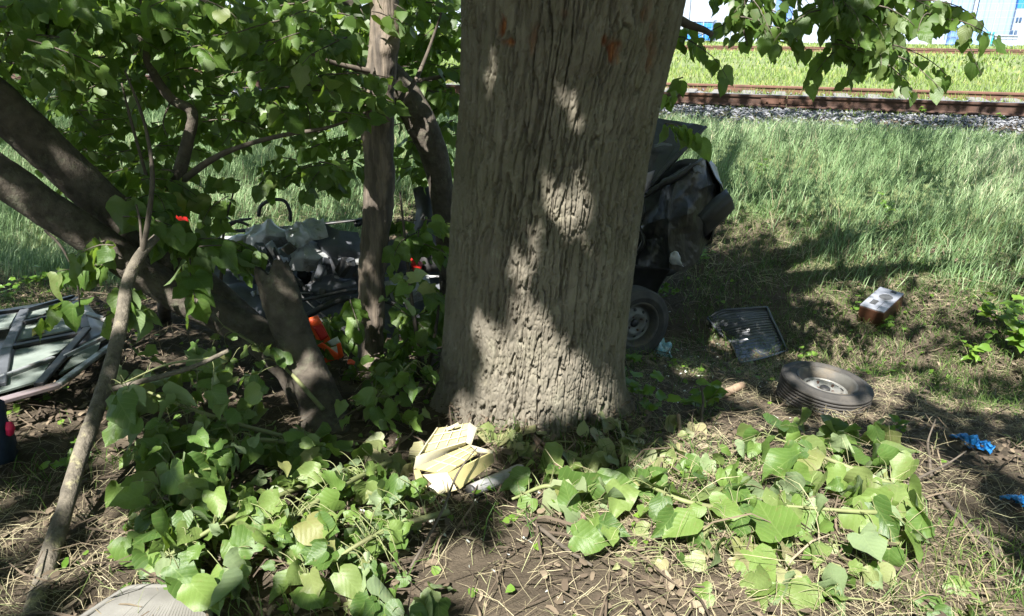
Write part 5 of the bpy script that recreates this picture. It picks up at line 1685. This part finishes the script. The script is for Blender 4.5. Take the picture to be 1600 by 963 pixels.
# ------------------------------------------------------------------ grass, straw and litter
def scatter(n, x0, x1, s0, s1, dens=None):
    x = NR.uniform(x0, x1, n)
    s = NR.uniform(s0, s1, n)
    y = s - RSL * x
    k = np.ones(n, bool) if dens is None else NR.random(n) < dens(x, y, s)
    x, y = x[k], y[k]
    p = np.stack([x, y, gz(x, y)], 1)
    # leave the trunk free
    return p[((p[:, 0] - .1) ** 2 + (p[:, 1] - DC) ** 2) > .46 ** 2]


p = scatter(210000, -12, 10, 3.5, 12.8, lambda x, y, s: gmask(x, y) * np.clip((12.9 - s) / .4, .05, 1) * np.clip(1.0 + 1.2 * fbm(x * 1.1, y * 1.8, 0, 23, 3) - .3 * (s > 11.6), .5, 1))
hgt = NR.uniform(.14, .40, len(p)) * (1 + .7 * fbm(p[:, 0] * 1.5, p[:, 1] * 1.5, 0, 3)) * np.clip((13.2 - S_of(p[:, 0], p[:, 1])) / 1.4, .3, 1)
grass('bank_grass', 'long soft green grass on the railway bank', p, hgt, NR.uniform(.004, .010, len(p)), 'grass_bank', (.3, 1.3), (.3, 1.0))
p = scatter(9000, -12, 10, 7.6, 12.4, lambda x, y, s: np.clip(1.6 * fbm(x * 1.3 + 3, y * 1.3, 0, 44, 3), 0, 1))
grass('dry_stalks', 'taller yellowish dead stalks among the bank grass', p, NR.uniform(.25, .5, len(p)), NR.uniform(.003, .006, len(p)), 'straw', (.1, .8))
p = scatter(30000, -14, 11, 13.0, 17.4, lambda x, y, s: np.clip(.12 + 1.8 * fbm(x * 1.2, y * 1.2, 0, 8, 3) + .8 * (s > 14.3), 0, 1))
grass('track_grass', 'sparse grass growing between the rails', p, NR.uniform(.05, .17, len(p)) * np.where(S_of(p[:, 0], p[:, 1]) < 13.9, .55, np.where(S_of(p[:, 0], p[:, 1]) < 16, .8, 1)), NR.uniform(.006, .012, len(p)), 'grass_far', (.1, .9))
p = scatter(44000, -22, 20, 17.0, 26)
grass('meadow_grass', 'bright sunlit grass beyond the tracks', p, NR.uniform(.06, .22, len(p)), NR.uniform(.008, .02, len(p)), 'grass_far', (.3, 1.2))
p = scatter(40000, -40, 40, 26, 52)
grass('far_meadow_grass', 'pale sunlit grass reaching the building', p, NR.uniform(.08, .25, len(p)), NR.uniform(.02, .05, len(p)), 'grass_far', (.3, 1.2))
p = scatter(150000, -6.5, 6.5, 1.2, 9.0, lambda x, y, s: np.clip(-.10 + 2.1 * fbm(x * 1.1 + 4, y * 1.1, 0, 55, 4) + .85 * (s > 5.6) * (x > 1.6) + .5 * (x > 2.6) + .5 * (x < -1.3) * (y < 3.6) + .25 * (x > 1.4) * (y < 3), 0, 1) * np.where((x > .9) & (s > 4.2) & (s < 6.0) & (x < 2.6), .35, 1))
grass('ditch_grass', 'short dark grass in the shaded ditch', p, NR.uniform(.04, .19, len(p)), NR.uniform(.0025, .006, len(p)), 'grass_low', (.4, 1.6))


def lying(name, label, n, mat, L, w, dens, cat, kindv=0):
    p = scatter(n, -5, 6.5, 1.1, 8.8, dens)
    n = len(p)
    a = NR.uniform(0, 2 * math.pi, n)
    l = NR.uniform(*L, n)
    wd = NR.uniform(*w, n)
    d = np.stack([np.cos(a), np.sin(a), NR.normal(0, .22, n)], 1)
    sd = np.stack([-np.sin(a), np.cos(a), NR.normal(0, .3, n)], 1)
    p[:, 2] += NR.uniform(.002, .035 + kindv, n)
    k1, k2 = NR.normal(0, .28, n), NR.normal(0, .35, n)
    hmp = np.abs(NR.normal(0, .10, n))
    rows = []
    for f in (-.5, -.18, .16, .5):
        w_ = wd * (.6 if abs(f) == .5 else 1) * .5
        q = p + d * (l * f)[:, None] + sd * (l * (k1 * (f * f - .1) + k2 * f ** 3))[:, None]
        q[:, 2] += l * hmp * (1 - 4 * f * f)
        q[:, 2] = np.maximum(q[:, 2], gz(q[:, 0], q[:, 1]) + .004)
        rows += [q - sd * w_[:, None], q + sd * w_[:, None]]
    V = np.stack(rows, 1).reshape(-1, 3)
    b = (np.arange(n) * 8)[:, None]
    F = np.concatenate([b + np.array([[i, i + 1, i + 3, i + 2]]) for i in (0, 2, 4)])
    o_ = obj(name, V, F, mat, None, False, attrs={'rnd': np.repeat(NR.beta(2, 2, n), 8)})
    return tag(o_, label, cat, kind='stuff')


strawd = lambda x, y, s: np.where((x > -1.2) & (x < .35) & (y < 3), .5, 1) * np.clip(.35 + 1.5 * fbm(x * 1.3, y * 1.3, 0, 91, 4) + .5 * (x > .2) * (y < 3) + .2 * (x > 2), .06, 1) * np.clip((7.6 - s) / 1.0, 0, 1)
lying('dry_straw', 'pale dry straw strewn over the ground', 120000, 'straw', (.03, .19), (.0008, .0026), strawd, 'straw')
lying('strewn_hay', 'dry hay strands fallen over the sunlit leaves', 9000, 'straw', (.06, .24), (.001, .0026), lambda x, y, s: ((x > .2) & (x < 2.2) & (y > 1.7) & (y < 3.2)) * .9, 'straw', .12)
lying('leaf_litter', 'brown dead leaf litter and bark crumbs on the soil', 42000, 'litter', (.012, .06), (.008, .03), lambda x, y, s: np.clip(.55 + 1.2 * fbm(x * 1.5 + 9, y * 1.5, 0, 17, 4), .1, 1), 'litter')
lying('trunk_litter', 'crumbled bark and dead leaves packed around the trunk foot', 60000, 'litter', (.01, .05), (.006, .02), lambda x, y, s: np.exp(-((np.hypot(x - .09, y - DC) - .5) / .12) ** 2), 'litter', .05)
lying('twig_litter', 'thin brown twigs scattered over the soil', 6000, 'litter', (.1, .4), (.004, .009), None, 'twigs')
lying('ditch_hay', 'matted dead grass on the bank edge', 40000, 'straw', (.06, .28), (.0015, .004), lambda x, y, s: np.exp(-((s - 7.7) / .7) ** 2) * .8, 'straw')
gp = scatter(9000, -5, 6.0, 1.2, 8.0, lambda x, y, s: np.clip(.15 + 1.6 * fbm(x * 1.6 + 2, y * 1.6, 0, 66, 4), 0, 1))
gp[:, 2] += NR.uniform(.005, .05, len(gp))
n = len(gp)
o_ = stuff_leaves('ground_cover', gp, NR.normal(0, 1, (n, 3)) * (1, 1, .25), NR.normal(0, .45, (n, 3)) + (0, 0, 1), NR.uniform(.012, .045, n), 'weed')
tag(o_, 'tiny green seedlings and leaf scraps on the soil', 'ground cover', kind='stuff')
print('objects', len(bpy.data.objects))
